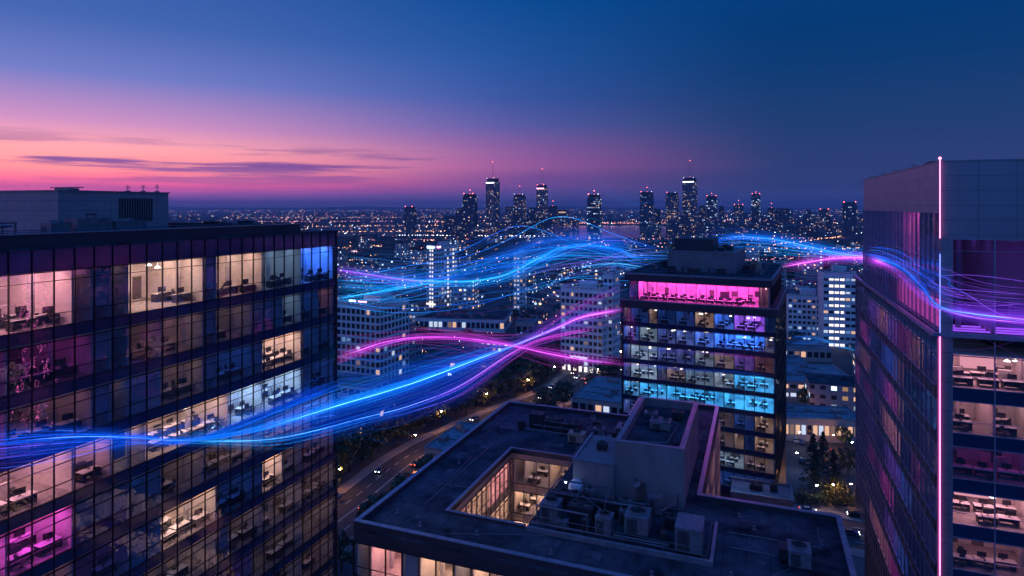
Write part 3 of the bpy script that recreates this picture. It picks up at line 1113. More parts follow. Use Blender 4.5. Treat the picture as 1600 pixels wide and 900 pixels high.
railing([world(CB, 3, 4.2, Z(-14.3)), world(CB, 22, 4.2, Z(-14.3)), world(CB, 27, 12, Z(-14.3)), world(CB, 27, 26, Z(-14.3))], 1.0, 'thin steel railing around the plant on the pink-topped block roof', 2.4)
mast(*world(CB, 9, 15, Z(-7.3)), 2.2, 'slim aerial on the dark lift tower of the pink-topped block')

# podium in front of the central tower
PDo = empty('podium_building', (39.6, 115.6, 0), -TH, 'low flat-roofed annex at the foot of the pink-topped block', 'building')
b = MB()
b.box(0, 10.2, 0, 6.6, 0, Z(-52.1))
b.build('wall', M['render'], PDo)
b = MB()
b.box(-.1, 10.3, -.1, 6.6, Z(-52.1), Z(-51.9))
b.build('roof', M['roof_pale'], PDo)
b = MB()
b.box(-.15, 10.35, -.15, .2, Z(-51.9), Z(-51.45))
b.box(10.0, 10.35, .2, 6.6, Z(-51.9), Z(-51.45))
b.box(-.1, 10.3, 6.35, 6.6, Z(-51.9), Z(-51.45))
b.build('parapet', M['coping'], PDo)
b = MB()
for k in range(12):
    b.box(10.36, 10.6, .9, 1.5, Z(-52 - k * .9), Z(-51.92 - k * .9))
b.build('ladder', M['pipe'], PDo)
p = world(PDo, 4.2, 3.4, Z(-51.9)); ac_unit(p.x, p.y, p.z, -TH, 2.2, 1.3, .9, 'left dark unit on the annex roof below the pink-topped block', 'unit_dark', 2)
p = world(PDo, 7.2, 3.8, Z(-51.9)); ac_unit(p.x, p.y, p.z, -TH, 1.3, 1.3, 1.2, 'right dark unit on the annex roof below the pink-topped block', 'unit_dark')

# ================================================================== COURTYARD BUILDING
FB = empty('courtyard_building', (-16.3, 65.9, 0), -TH, 'flat-roofed office building in front with a glazed lit courtyard cut into its roof', 'office building')
zr = Z(-33.0)
X1, Y1, XN, YB, YN, XB = 46.9, 19.3, 32.9, 43.4, 53.4, 20.0
cx0, cx1, cy0, cy1 = 7.8, 16.6, 6.2, 25.0


def slab(b, z0, z1, mt=0, inset=0.0):
    q = inset
    for x0, x1, y0, y1 in ((q, cx0 - q, q, YB - q), (cx0 - q, cx1 + q, q, cy0 - q), (cx0 - q, cx1 + q, cy1 + q, YB - q), (cx1 + q, XB + q, q, YB - q), (XB + q, XN - q, q, YN - q), (XN - q, X1 - q, q, Y1 - q)):
        b.box(x0, x1, y0, y1, z0, z1, mt)


b = MB(); slab(b, zr - .35, zr)
b.build('roof', M['roof'], FB)
b = MB()
pz, cz = zr + .55, zr + .63


def para(b, x0, x1, y0, y1):
    b.box(x0, x1, y0, y1, zr, pz, 0)
    b.box(x0 - .04, x1 + .04, y0 - .04, y1 + .04, pz, cz, 1)


for q in ((0, X1, 0, .45), (0, .45, .53, YB), (.53, XB, YB - .45, YB), (XB + .01, XB + .4, YB + .1, YN), (XB + .5, XN, YN - .45, YN), (XN - .45, XN, Y1 + .1, YN - .53), (XN - .4, X1, Y1 - .45, Y1), (X1 - .45, X1, .53, Y1 - .53)):
    para(b, *q)
b.build('parapet', [M['fascia'], M['coping']], FB)
b = MB()
for q in ((cx0 - .3, cx1, cy0 - .3, cy0), (cx0 - .3, cx0, cy0 + .05, cy1), (cx0 - .3, cx1, cy1 + .05, cy1 + .3)):
    b.box(*q, zr, zr + .3, 0)
    b.box(q[0] - .03, q[1] + .03, q[2] - .02, q[3] + .02, zr + .3, zr + .36, 1)
b.build('courtyard_coping', [M['fascia'], M['coping']], FB)
fz = [zr - 4.35 - 4.0 * k for k in range(4)]
# fascia under the roof, all round
b = MB()
fh = 1.55
for q in ((0, X1, 0, .3), (0, .3, .3, YB), (XN - .3, XN, Y1, YN), (.3, XB, YB - .3, YB), (XN, X1, Y1 - .3, Y1), (X1 - .3, X1, .3, Y1 - .3)):
    b.box(*q, zr - fh, zr - .352)
b.build('fascia', M['fascia'], FB)
b = MB()
for q in ((cx0 - .25, cx0 - .02, cy0 - .25, cy1 + .25), (cx0, cx1, cy1 + .02, cy1 + .25), (cx0, cx1, cy0 - .25, cy0 - .02)):
    b.box(*q, zr - 1.0, zr - .352)
b.build('courtyard_fascia', M['panels'], FB)
# courtyard walls
ncy = 13
fl = [(fz[0], zr - 1.0, [(0, 3, 'p', 8), (3, 8, 'w', 7, 's'), (8, 13, 'p', 10)], 'top courtyard floor, left side'),
      (fz[1], fz[1] + 3.0, [(0, 6, 'p', 9, 's'), (6, 13, 'w', 7)], 'second courtyard floor, left side'),
      (fz[2], fz[2] + 3.0, [(0, 13, 'w', 12, 's')], 'third courtyard floor, left side')]
office_front(FB, (cx0, cy0), (0, 1), (-1, 0), (cy1 - cy0) / ncy, ncy, fl, 3.2, M['glass_pale'], '', spand=.95, transom=(1.0, -.6), mull=(.07, .12), seed=21, furniture=False, mullmat='frame_mid', spmat='panels')
fl = [(fz[0], zr - 1.0, [(0, 1, 'n', .6), (1, 3, 'n', 1.6), (3, 5, 'w', 1.6)], 'top courtyard floor, far side'),
      (fz[1], fz[1] + 3.0, [(0, 2, 'w', 5.0, 's'), (2, 5, 'w', 4.6)], 'second courtyard floor, far side'),
      (fz[2], fz[2] + 3.0, [(0, 5, 'w', 12, 's')], 'third courtyard floor, far side')]
office_front(FB, (cx0, cy1), (1, 0), (0, 1), (cx1 - cx0) / 5, 5, fl, 5.0, M['glass_pale'], '', spand=.95, transom=(.0001,), mull=(.05, .06), seed=22, mullmat='frame_mid', spmat='panels')
fl = [(fz[k], (zr - 1.0) if k == 0 else fz[k] + 3.0, [(0, 13, 'w', 2.5)], 'courtyard right side') for k in range(3)]
office_front(FB, (cx1, cy0), (0, 1), (1, 0), (cy1 - cy0) / ncy, ncy, fl, 2.5, M['glass_pale'], '', spand=.95, transom=(.0001,), mull=(.05, .06), seed=23, furniture=False, mullmat='frame_mid', spmat='panels')
b = MB()
b.box(cx0, cx1, cy0, cy1, fz[2] - 1.2, fz[2] - .95)
b.build('courtyard_floor', M['slab'], FB)
# front facade under the near parapet
nf = 24
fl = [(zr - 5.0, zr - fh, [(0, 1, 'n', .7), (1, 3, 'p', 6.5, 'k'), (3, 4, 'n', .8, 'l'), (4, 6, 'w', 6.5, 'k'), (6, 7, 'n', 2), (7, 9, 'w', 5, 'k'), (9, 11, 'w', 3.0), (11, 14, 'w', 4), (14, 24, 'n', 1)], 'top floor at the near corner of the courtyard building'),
      (zr - 9.0, zr - 6.0, [(0, 24, 'w', 2)], 'second floor of the courtyard building front')]
office_front(FB, (0.02, 0), (1, 0), (0, 1), 1.9, nf, fl, 5.0, M['glass_pale'], '', spand=.95, transom=(1.0,), mull=(.06, .1), seed=24, desk_rate=.4)
fl = [(zr - 5.0, zr - fh, [(0, 2, 'n', .7), (2, 22, 'w', 1.5)], 'left side'), (zr - 9.0, zr - 6.0, [(0, 22, 'n', 1)], 'left side lower')]
office_front(FB, (0, .05), (0, 1), (1, 0), 1.96, 22, fl, 3.0, M['glass_pale'], '', spand=.95, transom=(1.0,), mull=(.06, .1), seed=25, furniture=False, inner0=5.4)
# right face of the rear wing: tall warm windows
fl = [(zr - 4.9 - 3.9 * k, zr - fh if k == 0 else zr - 4.9 - 3.9 * k + 2.9, [(0, 4, 'w', 3.4), (4, 6, 'w', 1.0), (6, 10, 'w', 4.2), (10, 13, 'n', 1.0), (13, 17, 'w', 3.4)], 'rear wing') for k in range(4)]
office_front(FB, (XN, Y1 + .05), (0, 1), (-1, 0), 2.0, 17, fl, 3.0, M['glass_pale'], '', spand=1.0, transom=(1.0,), mull=(.1, .22), seed=26, furniture=False, mullmat='bronze')
# body walls below
b = MB()
zb = zr - 17.5
b.box(.02, X1 - .02, .05, Y1 - .02, .5, zb)
b.box(.02, XN - .02, Y1 - .02, YB - .02, .5, zb)
b.box(XB, XN - .02, YB - .02, YN - .02, .5, zb)
b.box(3.3, cx0 - 3.6, 5.6, YB - .02, zb, zr - .352)
b.box(cx1 + 2.8, XN - 3.3, 5.6, YB - .02, zb, zr - .352)
b.box(cx0 - 3.5, cx1 + 2.7, cy1 + 5.4, YB - .02, zb, zr - .352)
b.box(XB, XN - 3.3, YB - .02, YN - .02, zb, zr - .352)
b.box(XN - 3.2, X1 - .05, 5.6, Y1 - .05, zb, zr - .352)
b.box(.1, X1 - .05, .5, 5.5, zb, zr - 10.1)
b.build('wall', M['render'], FB)
# penthouse block
b = MB()
px0, px1, py0, py1 = 23.7, 31.3, 16.3, 34.2
zt = Z(-26.55)
b.box(px0, px1, py0, py1, zr, zt - 1.1)
for q in ((px0, px1, py0, py0 + .5), (px0, px1, py1 - .5, py1), (px0, px0 + .5, py0 + .5, py1 - .5), (px1 - .5, px1, py0 + .5, py1 - .5)):
    b.box(*q, zt - 1.1, zt - .1)
    b.box(q[0] - .04, q[1] + .04, q[2] - .04, q[3] + .04, zt - .1, zt, 1)
pn = b.build('penthouse', [M['render'], M['coping']], FB)
b = MB()
b.box(px0 + .52, px1 - .52, py0 + .52, py1 - .52, zt - 1.098, zt - 1.06)
b.build('roof', M['roof'], pn)
b = MB()
b.box(26.2, 27.2, py0 - .06, py0 - .01, zr + .05, zr + 2.15)
b.build('door', M['door'], pn)
b = MB()
b.box(19.0, px0, 15.6, 24.5, zr, Z(-29.25))
b.box(18.9, px0 - .02, 15.5, 15.8, Z(-29.25), Z(-29.0), 1)
b.box(18.9, 19.2, 15.8, 24.5, Z(-29.25), Z(-29.0), 1)
b.build('plant_room', [M['render'], M['coping']], FB)
b = MB()
b.box(20.1, px0, 24.6, 36, zr, zr + 1.9)
b.build('plinth', M['render'], FB)


def FP(lx, ly, z=0):
    return world(FB, lx, ly, zr + z)


def unit(lx, ly, z, w_, d_, h_, label, mt='unit', fans=1):
    p = FP(lx, ly, z)
    return ac_unit(p.x, p.y, p.z, -TH, w_, d_, h_, label, mt, fans)


# plant in the recess of the penthouse roof
unit(27.6, 25, zt - 1.06 - zr, 2.4, 2.0, 1.1, 'larger unit inside the walled penthouse roof', 'unit', 2)
unit(29.2, 29.5, zt - 1.06 - zr, 1.4, 1.2, .9, 'dark unit at the far end inside the walled penthouse roof', 'unit_dark')
unit(25.8, 29, zt - 1.06 - zr, 1.6, 1.4, .7, 'low unit left of the dark one inside the walled penthouse roof', 'unit')
pipe_run([FP(25, 19, zt - zr - .9), FP(29, 20, zt - zr - .9), FP(29.6, 27, zt - zr - .9), FP(26, 28.5, zt - zr - .9)], .09, 'bent pipe on the walled penthouse roof')
# equipment yard beside the courtyard
railing([FP(cx1, cy0 - .1, .3), FP(34.4, cy0 - .1, .0)], 1.15, 'steel railing along the near side of the plant yard', 1.9)
railing([FP(34.5, cy0, 0), FP(34.5, 13.2, 0)], 1.15, 'steel railing across the right end of the plant yard', 1.9)
railing([FP(17.0, 13.4, 0), FP(34.4, 13.4, 0)], 1.15, 'steel railing along the far side of the plant yard', 1.9)
railing([FP(cx1 + .15, cy0, .1), FP(cx1 + .15, cy1 + 6, .1)], 1.1, 'steel railing on the right edge of the courtyard', 1.9)
b = MB()
b.box(16.9, 34.7, 5.5, 5.85, zr, zr + .45, 0)
b.box(34.7, 35.0, 5.5, 13.6, zr, zr + .45, 0)
b.build('yard_kerb', M['coping'], FB)
unit(32.7, 8.4, 0, 2.5, 3.2, 2.4, 'large pinkish box unit at the right end of the plant yard', 'unit', 0)
unit(27.6, 9.0, .4, 2.3, 2.6, 1.8, 'box unit on legs in the middle of the plant yard', 'unit', 1)
unit(24.4, 8.0, 0, 1.6, 1.6, 1.8, 'narrow louvred unit left of the box on legs', 'unit')
unit(18.6, 8.6, 0, 1.9, 2.0, 2.0, 'sloping cased unit beside the courtyard edge', 'unit')
unit(21.6, 9.6, 0, 2.6, 1.8, 1.7, 'dark condenser behind the railing of the plant yard', 'unit_dark', 2)
unit(19.6, 12.2, 0, 2.6, 1.4, 1.5, 'dark condenser below the plant room wall', 'unit_dark', 2)
unit(23.6, 12.0, 0, 3.0, 1.4, 1.4, 'long dark condenser at the back of the plant yard', 'unit_dark', 3)
unit(28.6, 13.9, 0, 1.3, 1.1, 1.9, 'upright pale cabinet against the penthouse wall', 'unit', 0)
unit(30.6, 11.6, 0, 1.2, 1.2, 1.0, 'small dark unit near the penthouse corner', 'unit_dark')
for i, (pts, rad) in enumerate([([(17.4, 7.4, .4), (17.4, 7.4, 1.9), (22.8, 7.2, 1.9), (22.8, 7.2, .3)], .1), ([(20, 11, 1.8), (26.4, 11, 1.8), (26.4, 11, .2)], .12), ([(25.6, 7.0, .5), (30.8, 7.0, .5)], .1),
                               ([(29.8, 10.2, .3), (29.8, 10.2, 2.2), (30.8, 12.5, 2.2), (30.8, 14.8, 2.2), (30.8, 15.4, .3)], .09), ([(17.2, 6.5, .5), (30.5, 6.5, .5)], .07), ([(22.4, 13.9, .8), (27.5, 13.9, .8), (27.5, 15.9, .8)], .1),
                               ([(24.0, 6.8, 1.2), (24.0, 9.8, 1.2), (21.4, 10.8, 2.1)], .08), ([(28.9, 11.0, .2), (28.9, 11.0, 2.6), (28.9, 13.0, 2.6)], .07)]):
    pipe_run([FP(*q) for q in pts], rad, 'grey pipe in the plant yard, %s from the courtyard' % ORD[i])
mast(*FP(29.6, 12.9), 2.6, 'slim vent pole at the back of the plant yard')
mast(*FP(26.2, 15.4), 3.0, 'aerial standing against the front of the penthouse', True)
# gantry frame over the yard
r = empty('pipe_rack', FP(21.2, 10.6), -TH, 'steel frame carrying pipes over the plant yard', 'pipe rack')
for x in (-3, 0, 3):
    for y in (-1.6, 1.6):
        b = MB()
        b.box(x - .06, x + .06, y - .06, y + .06, 0, 2.7)
        b.build('post', M['pipe'], r)
b = MB()
for y in (-1.6, 1.6):
    b.box(-3.1, 3.1, y - .06, y + .06, 2.7, 2.84)
for x in (-3, 0, 3):
    b.box(x - .05, x + .05, -1.5, 1.5, 2.71, 2.83)
b.build('rail', M['pipe'], r)
b = MB()
b.ball((0, 0, 1.1), .9, .9, 1.0)
b.cyl((0, 0, 0), (0, 0, .5), .6, n=10)
o = b.build('dome_vent', M['white_wall'], None, FP(19.6, 14.6), 0)
tag(o, 'pale domed vent cowl at the left end of the plant room wall', 'vent')
b = MB()
b.cyl((0, 0, 0), (0, 0, 1.5), .04, n=6)
b.ball((0, 0, 1.6), .13, .13, .15, 1)
o = b.build('roof_lamp', [M['pipe'], emit('roof_lamp_glow', (.5, .7, 1), 25)], None, FP(18.4, 14.6), 0)
tag(o, 'small bluish lamp on a post beside the domed vent', 'lamp')
# plant at the back of the roof
unit(8.0, 35.2, 0, 2.0, 1.8, 2.0, 'tall dark unit at the left of the rear plant row', 'unit_dark', 0)
unit(10.8, 35.0, 0, 2.2, 1.7, 1.6, 'second unit of the rear plant row on the courtyard building', 'unit_dark', 2)
unit(13.6, 34.6, 0, 2.4, 1.6, 1.3, 'third unit of the rear plant row on the courtyard building', 'unit_dark', 2)
unit(15.2, 31.2, 0, 2.2, 1.7, 1.3, 'tan boxed unit at the right end of the rear plant row', 'unit_tan', 1)
unit(17.6, 34.4, 0, 1.6, 1.5, 1.2, 'pale unit behind the tan box on the rear roof', 'unit', 1)
unit(6.2, 33.2, 0, .9, .7, 1.2, 'small dark box left of the rear plant row', 'unit_dark', 0)
unit(21.6, 29, 1.9, 1.8, 1.6, 1.0, 'dark unit on the plinth left of the penthouse', 'unit_dark', 1)
unit(22.0, 33, 1.9, 1.4, 1.4, .9, 'second dark unit on the plinth left of the penthouse', 'unit_dark', 1)
unit(21.4, 20, Z(-29.0) - zr - .25, 1.2, 1.0, .7, 'small unit on the plant room left of the penthouse', 'unit_dark', 1)
for i, pts in enumerate([[(7, 32.6, .35), (14, 32.6, .35), (14, 31.4, .35)], [(8, 33.6, .8), (16.5, 33.2, .8)], [(9.4, 34.2, .2), (9.4, 34.2, 1.4), (13, 33.9, 1.4)]]):
    pipe_run([FP(*q) for q in pts], .08, 'thin pipe before the rear plant row, %s from the front' % ORD[i])
mast(*FP(8.6, 38.4), 1.9, 'short aerial behind the rear plant row')
mast(*FP(15.6, 38.8), 1.6, 'short dish mast behind the tan unit', True)
mast(*FP(18.8, 30.5), 3.2, 'tall thin pole between tan unit and penthouse')
pipe_run([FP(4.55, 6.7, .12), FP(4.6, 26, .12)], .05, 'long thin conduit lying on the roof left of the courtyard', name='roof_conduit')
unit(42.4, 8.9, 0, 1.9, 2.1, 1.6, 'lone boxed unit on the right wing roof', 'unit', 1)
unit(41.0, 9.4, 0, .7, 1.6, 1.2, 'dark fan box attached left of the lone roof unit', 'unit_dark', 0)
pipe_run([FP(36.4, 9.6, .08), FP(40.6, 9.5, .08)], .04, 'thin cable duct leading to the lone roof unit', name='roof_conduit')
for i, (lx, ly) in enumerate([(2.6, 4.2), (6.3, 2.6), (12.5, 3.1), (20.5, 2.4), (30, 2.2), (38.5, 14.2), (36.6, 4.6), (44.6, 13.4), (3.0, 18.6), (2.2, 33.4), (5.6, 39.6), (37, 16.4)]):
    b = MB()
    b.cyl((0, 0, 0), (0, 0, .32), .09, n=8)
    b.cyl((0, 0, .32), (0, 0, .42), .16, .1, n=8)
    b.cyl((0, 0, 0), (0, 0, .03), .22, n=8)
    o = b.build('roof_vent', M['unit'], None, FP(lx, ly), 0)
    tag(o, 'small pipe vent on the courtyard building roof, %s from its near left corner' % ORD[i], 'vent', 'small vents on the courtyard roof')

rp = random.Random(12)
b = MB()
for k in range(26):
    for q in range(30):
        lx, ly = rp.uniform(1, 46), rp.uniform(1, 52)
        w_, d_ = rp.uniform(.6, 3.2), rp.uniform(.5, 2.4)
        ok = (ly + d_ < 18.6 and lx + w_ < 46 or lx + w_ < 19 and ly + d_ < 42 or 19.5 < lx < 29 and ly + d_ < 52 and ly > 20) and not (cx0 - .6 < lx + w_ and lx < 36 and 5 < ly + d_ and ly < 26)
        if ok:
            break
    else:
        continue
    b.quad((lx, ly, zr + .004 + .0005 * k), (lx + w_, ly, zr + .004 + .0005 * k), (lx + w_, ly + d_, zr + .004 + .0005 * k), (lx, ly + d_, zr + .004 + .0005 * k))
o = b.build('roof_patches', surf('bitumen_patch', (.075, .095, .12), .8, var=.5, scale=.9, spec=.15), FB)
o['kind'] = 'stuff'
for i, (pts, rad) in enumerate([([(36, 12.5, .1), (44.5, 12.5, .1), (44.5, 16.5, .1)], .05), ([(38, 3.2, .08), (41.8, 8, .08)], .03), ([(1.6, 12, .07), (7.0, 12.4, .07)], .03), ([(10, 2.2, .07), (16.8, 4.6, .07), (19, 5.2, .07)], .035), ([(2, 28, .08), (2.2, 38, .08), (6.4, 40.2, .08)], .035), ([(11, 37.6, .1), (17, 40, .1)], .05), ([(12, 27, .08), (12.4, 32, .08)], .04), ([(3, 9, .06), (4.2, 14, .06), (3.6, 21, .06)], .025)]):
    pipe_run([FP(*q) for q in pts], rad, 'loose cable or thin pipe on the open courtyard roof, %s of those lying about' % ORD[i], name='roof_conduit')
for i, (lx, ly, w_, d_, h_, mt) in enumerate([(20.2, 7.2, 1.1, .9, .9, 'unit'), (22.6, 7.6, .9, .8, 1.2, 'unit_dark'), (25.9, 10.8, 1.0, 1.2, 1.4, 'unit'), (30.3, 8.2, .8, .8, 1.0, 'unit_dark'), (17.8, 11.4, 1.2, 1.0, 1.3, 'unit_dark'), (21.4, 13.8, 1.1, .8, 1.5, 'unit'), (25.4, 13.6, 1.4, .9, 1.0, 'unit'), (32.8, 12.2, 1.0, 1.0, 1.1, 'unit_dark'),
                                             (9.4, 36.6, .9, .8, 1.1, 'unit'), (12.2, 33.4, 1.0, .8, .8, 'unit_dark'), (16.8, 36.4, 1.1, 1.0, 1.4, 'unit_dark'), (19.0, 32.6, .8, .7, .9, 'unit'), (22.8, 26.5, 1.2, 1.0, .9, 'unit')]):
    unit(lx, ly, 1.9 if lx == 22.8 else 0, w_, d_, h_, 'small box among the larger plant on the courtyard building, %s counted from the front' % ORD[i], mt)

# ================================================================== RIGHT TOWER
RT = empty('corner_tower', (39.5, 59, 0), -TH, 'tall glass corner tower with a pink neon line down its edge', 'office tower')
RW, RL = 20.4, 46.0
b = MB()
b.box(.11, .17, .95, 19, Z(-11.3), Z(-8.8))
b.build('lounge_glow_sheet', emit('magenta_glow_sheet', (1, .12, .62), .9), RT)  # glowing sheet put in for the pink light inside the lounge
rz = [Z(-16.6 - 4.15 * k) for k in range(9)]
rrow = [
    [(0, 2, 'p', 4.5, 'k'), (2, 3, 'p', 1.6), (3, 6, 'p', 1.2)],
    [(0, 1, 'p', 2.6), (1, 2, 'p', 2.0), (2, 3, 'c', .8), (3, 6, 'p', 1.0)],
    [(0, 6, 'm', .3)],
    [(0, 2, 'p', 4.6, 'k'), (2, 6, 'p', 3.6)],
    [(0, 2, 'p', 1.2, 's'), (2, 6, 'p', .7)],
    [(0, 6, 'p', .8)],
    [(0, 6, 'm', .6)],
    [(0, 6, 'p', .6)],
]
fl = [(rz[k], rz[k] + 2.95, rrow[k], ['upper lit floor of the neon-edged tower', 'second lit floor of the neon-edged tower', 'dark floor of the neon-edged tower', 'low lit floor of the neon-edged tower', 'dim low floor of the neon-edged tower', 'x', 'x', 'x'][k]) for k in range(8)]
office_front(RT, (.9, 0), (1, 0), (0, 1), 3.25, 6, fl[:5], 5.5, M['glass'], '', spand=1.2, zmull=(Z(-37.5), Z(-12.2)), in_a0=-1.1, tmat='bronze', seed=31, mull=(.05, .08), mullmat='bronze', transom=(1.1,), desk_rate=.9)
office_front(RT, (.9, 0), (1, 0), (0, 1), 3.25, 6, fl[5:], 5.5, M['glass'], '', spand=1.2, zmull=(Z(-50), Z(-37.5)), in_a0=-1.1, tmat='bronze', seed=32, mull=(.05, .08), mullmat='bronze', transom=(1.1,), furniture=False)
# two storey lounge
lf = [(Z(-11.6), Z(-3.0), [(0, 1, 'v', .35), (1, 6, 'v', .22)], 'tall lounge of the neon-edged tower')]
office_front(RT, (.9, 0), (1, 0), (0, 1), 3.25, 6, lf, 9, M['glass_dark'], '', spand=.45, in_a0=-.7, tmat='bronze', seed=33, mull=(.05, .08), mullmat='bronze', transom=(3.2, -1.1), furniture=False)
b = MB()
for y in (.9, 2.2, 3.6):
    b.box(1.2, 20, y, y + .5, Z(-11.58), Z(-11.52))
b.build('floor_light', emit('violet_floor_light', (.42, .1, 1), 1.6), RT)
b = MB()
b.box(0, RW, -.02, .4, Z(-3.0), Z(4.07))
b.build('panel_band', M['panels'], RT)
b = MB()
b.box(-.02, .4, .4, RL, Z(-.6), Z(4.07))
b.build('panel_band', M['panels'], RT)
b = MB()
b.box(-.1, RW + .1, -.1, RL + .1, Z(4.07), Z(4.2))
b.build('roof', M['coping'], RT)
b = MB()
b.box(9.1, RW, 9.1, RL - .1, .5, Z(4.05))
b.box(5.7, 9.1, 9.1, RL - .1, .5, Z(4.05))
b.box(6.6, RW, 6.0, 9.1, .5, Z(-12))
b.box(.1, RW, .1, RL - .1, .5, Z(-50.2))
b.box(.1, 5.7, RL - .4, RL - .1, Z(-50), Z(4.05))
b.build('core', M['fascia'], RT)
# left face above the ledge: tall fins and glass
nlf = 24
lw = RL / nlf
lf2 = [(Z(-11.6), Z(-.6), [(0, 8, 'm', 4.0), (8, 13, 'v', .5), (13, 24, 'b', .4)], 'lounge side of the neon-edged tower')]
office_front(RT, (0, 0), (0, 1), (1, 0), lw, nlf, lf2, 5.5, M['glass_dark'], '', spand=.45, inner0=9.4, tmat='bronze', seed=34, mull=(.05, .12), mullmat='bronze', transom=(-4.4,), furniture=False)
# left face below the ledge, a little proud and longer
fl = []
rr = random.Random(8)
for k in range(8):
    segs = []
    a = 0
    while a < 27:
        e = min(27, a + rr.choice((2, 3, 4)))
        q = rr.random()
        segs.append((a, e, rr.choice('ppmvbm'), rr.uniform(.8, 3.0)) if q < .5 else (a, e, 'b', rr.uniform(.03, .12)))
        a = e
    if k == 3:
        segs[0] = (0, segs[0][1], 'p', 4.5)
    fl.append((rz[k], rz[k] + 2.95, segs, 'left side of the neon-edged tower'))
office_front(RT, (-.35, 0), (0, 1), (1, 0), 52 / 27, 27, fl, 5.5, M['glass_dark'], '', spand=1.2, inner0=6.0, tmat='bronze', spmat='fascia', seed=35, mull=(.045, .1), mullmat='bronze', transom=(.0001,), furniture=False, zmull=(Z(-50), Z(-11.95)))
b = MB()
b.box(-.75, -.3, -.3, 52.3, Z(-11.95), Z(-11.62))
b.box(-.3, RW, -.55, -.1, Z(-11.95), Z(-11.62))
b.box(5.33, 5.7, 46.2, 51.9, Z(-50), Z(-11.96), 1)
b.box(-.3, 5.3, 51.95, 52.1, Z(-50), Z(-11.96), 1)
b.build('ledge', [M['bronze'], M['fascia']], RT)
b = MB()
b.box(-.3, .85, -.12, .0, Z(-50), Z(-12.0))
b.box(.0, .88, -.06, .05, Z(-11.6), Z(-3.02))
b.build('corner_panel', M['panels'], RT)
for nm, z0, z1, mt in (('neon_strip', -2.95, 4.3, 'neon_pink'), ('neon_strip', -11.6, -4.4, 'neon_blue'), ('neon_strip', -50, -11.9, 'neon_mag')):
    b = MB()
    b.box(-.115, -.045, -.215, -.145, Z(z0), Z(z1))
    b.build(nm, M[mt], RT)
b = MB()
b.ball((-.08, -.18, Z(4.4)), .13, .13, .13)
b.build('corner_lamp', M['neon_pink'], RT)
for i, ly in enumerate((14, 24, 33, 43)):
    p = world(RT, .6, ly, Z(4.2))
    mast(p.x, p.y, p.z, .5, 'stub aerial on the neon-edged tower roof edge, %s from the neon corner' % ORD[i])
p = world(RT, 1.4, 9, Z(4.2)); ac_unit(p.x, p.y, p.z, -TH, .9, 3.0, .35, 'flat dark unit on the roof edge of the neon-edged tower', 'unit_dark', 0)

# ================================================================== GROUND, ROADS
def sheet(name, pts, z, mat, kind='structure'):
    b = MB()
    b.v = [(p[0], p[1], z) for p in pts]
    b.f = [tuple(range(len(pts)))]
    b.m = [0]
    o = b.build(name, mat)
    return tag(o, kind=kind)


sheet('ground', [(-20000, -400), (20000, -400), (20000, 20000), (-20000, 20000)], 0, M['ground'])


def catmull(pts, n=14):
    P = [Vector(p) for p in pts]
    P = [P[0] * 2 - P[1]] + P + [P[-1] * 2 - P[-2]]
    out = []
    for i in range(1, len(P) - 2):
        for k in range(n):
            t = k / n
            a, b, c, d = P[i - 1], P[i], P[i + 1], P[i + 2]
            out.append(.5 * ((2 * b) + (c - a) * t + (2 * a - 5 * b + 4 * c - d) * t * t + (3 * b - a - 3 * c + d) * t ** 3))
    out.append(P[-2])
    return out


def offset_path(path, d):
    out = []
    for i, p in enumerate(path):
        a = path[max(0, i - 1)]
        c = path[min(len(path) - 1, i + 1)]
        t = Vector((c.x - a.x, c.y - a.y, 0)).normalized()
        out.append(Vector((p.x + t.y * d, p.y - t.x * d, 0)))
    return out


def ribbon(b, path, d0, d1, z, m=0, z0=None):
    l, r = offset_path(path, d0), offset_path(path, d1)
    for i in range(len(path) - 1):
        b.quad((l[i].x, l[i].y, z), (r[i].x, r[i].y, z), (r[i + 1].x, r[i + 1].y, z), (l[i + 1].x, l[i + 1].y, z), m)
        if z0 is not None:
            for e in (l, r):
                b.quad((e[i].x, e[i].y, z0), (e[i + 1].x, e[i + 1].y, z0), (e[i + 1].x, e[i + 1].y, z), (e[i].x, e[i].y, z), m)


BOUL = catmull([(-78, 95, 0), (-60, 140, 0), (-43.6, 181, 0), (-30, 219, 0), (-6, 255, 0), (17, 284, 0), (37, 322, 0), (62, 380, 0), (82, 450, 0), (95, 560, 0)])


def make_road(path, hw, names, zz=0.004):
    b = MB(); ribbon(b, path, -hw, hw, zz)
    tag(b.build(names[0], M['asphalt']), kind='structure')
    for sgn in (-1, 1):
        b = MB()
        ribbon(b, path, sgn * hw, sgn * (hw + .3), .14, 0, z0=0)
        tag(b.build('kerb', M['kerb']), kind='structure')
        b = MB()
        ribbon(b, path, sgn * (hw + .304), sgn * (hw + 3.6), .13, 0, z0=0)
        tag(b.build('pavement', M['pavement']), kind='structure')
    b = MB()
    for i in range(0, len(path) - 1):
        for q in (-hw / 2, hw / 2):
            if i % 2 == 0:
                ribbon(b, path[i:i + 2], q - .08, q + .08, zz + .004)
        ribbon(b, path[i:i + 2], -.2, -.08, zz + .004)
        ribbon(b, path[i:i + 2], .08, .2, zz + .004)
    tag(b.build('road_markings', M['paint']), kind='structure')


make_road(BOUL, 8.5, ['boulevard'])
CROSS = catmull([(58, 182, 0), (75, 172, 0), (100, 161, 0), (140, 146, 0), (200, 126, 0)], 10)
make_road(CROSS, 8.0, ['cross_road'], .012)
# car park beside the pink-topped block
pc = GP(1262, 715)
b = MB()
b.box(-15, 22, -12, 17, .0, .02)
tag(b.build('car_park', M['asphalt'], None, (pc.x + 4, pc.y, 0), -TH), kind='structure')
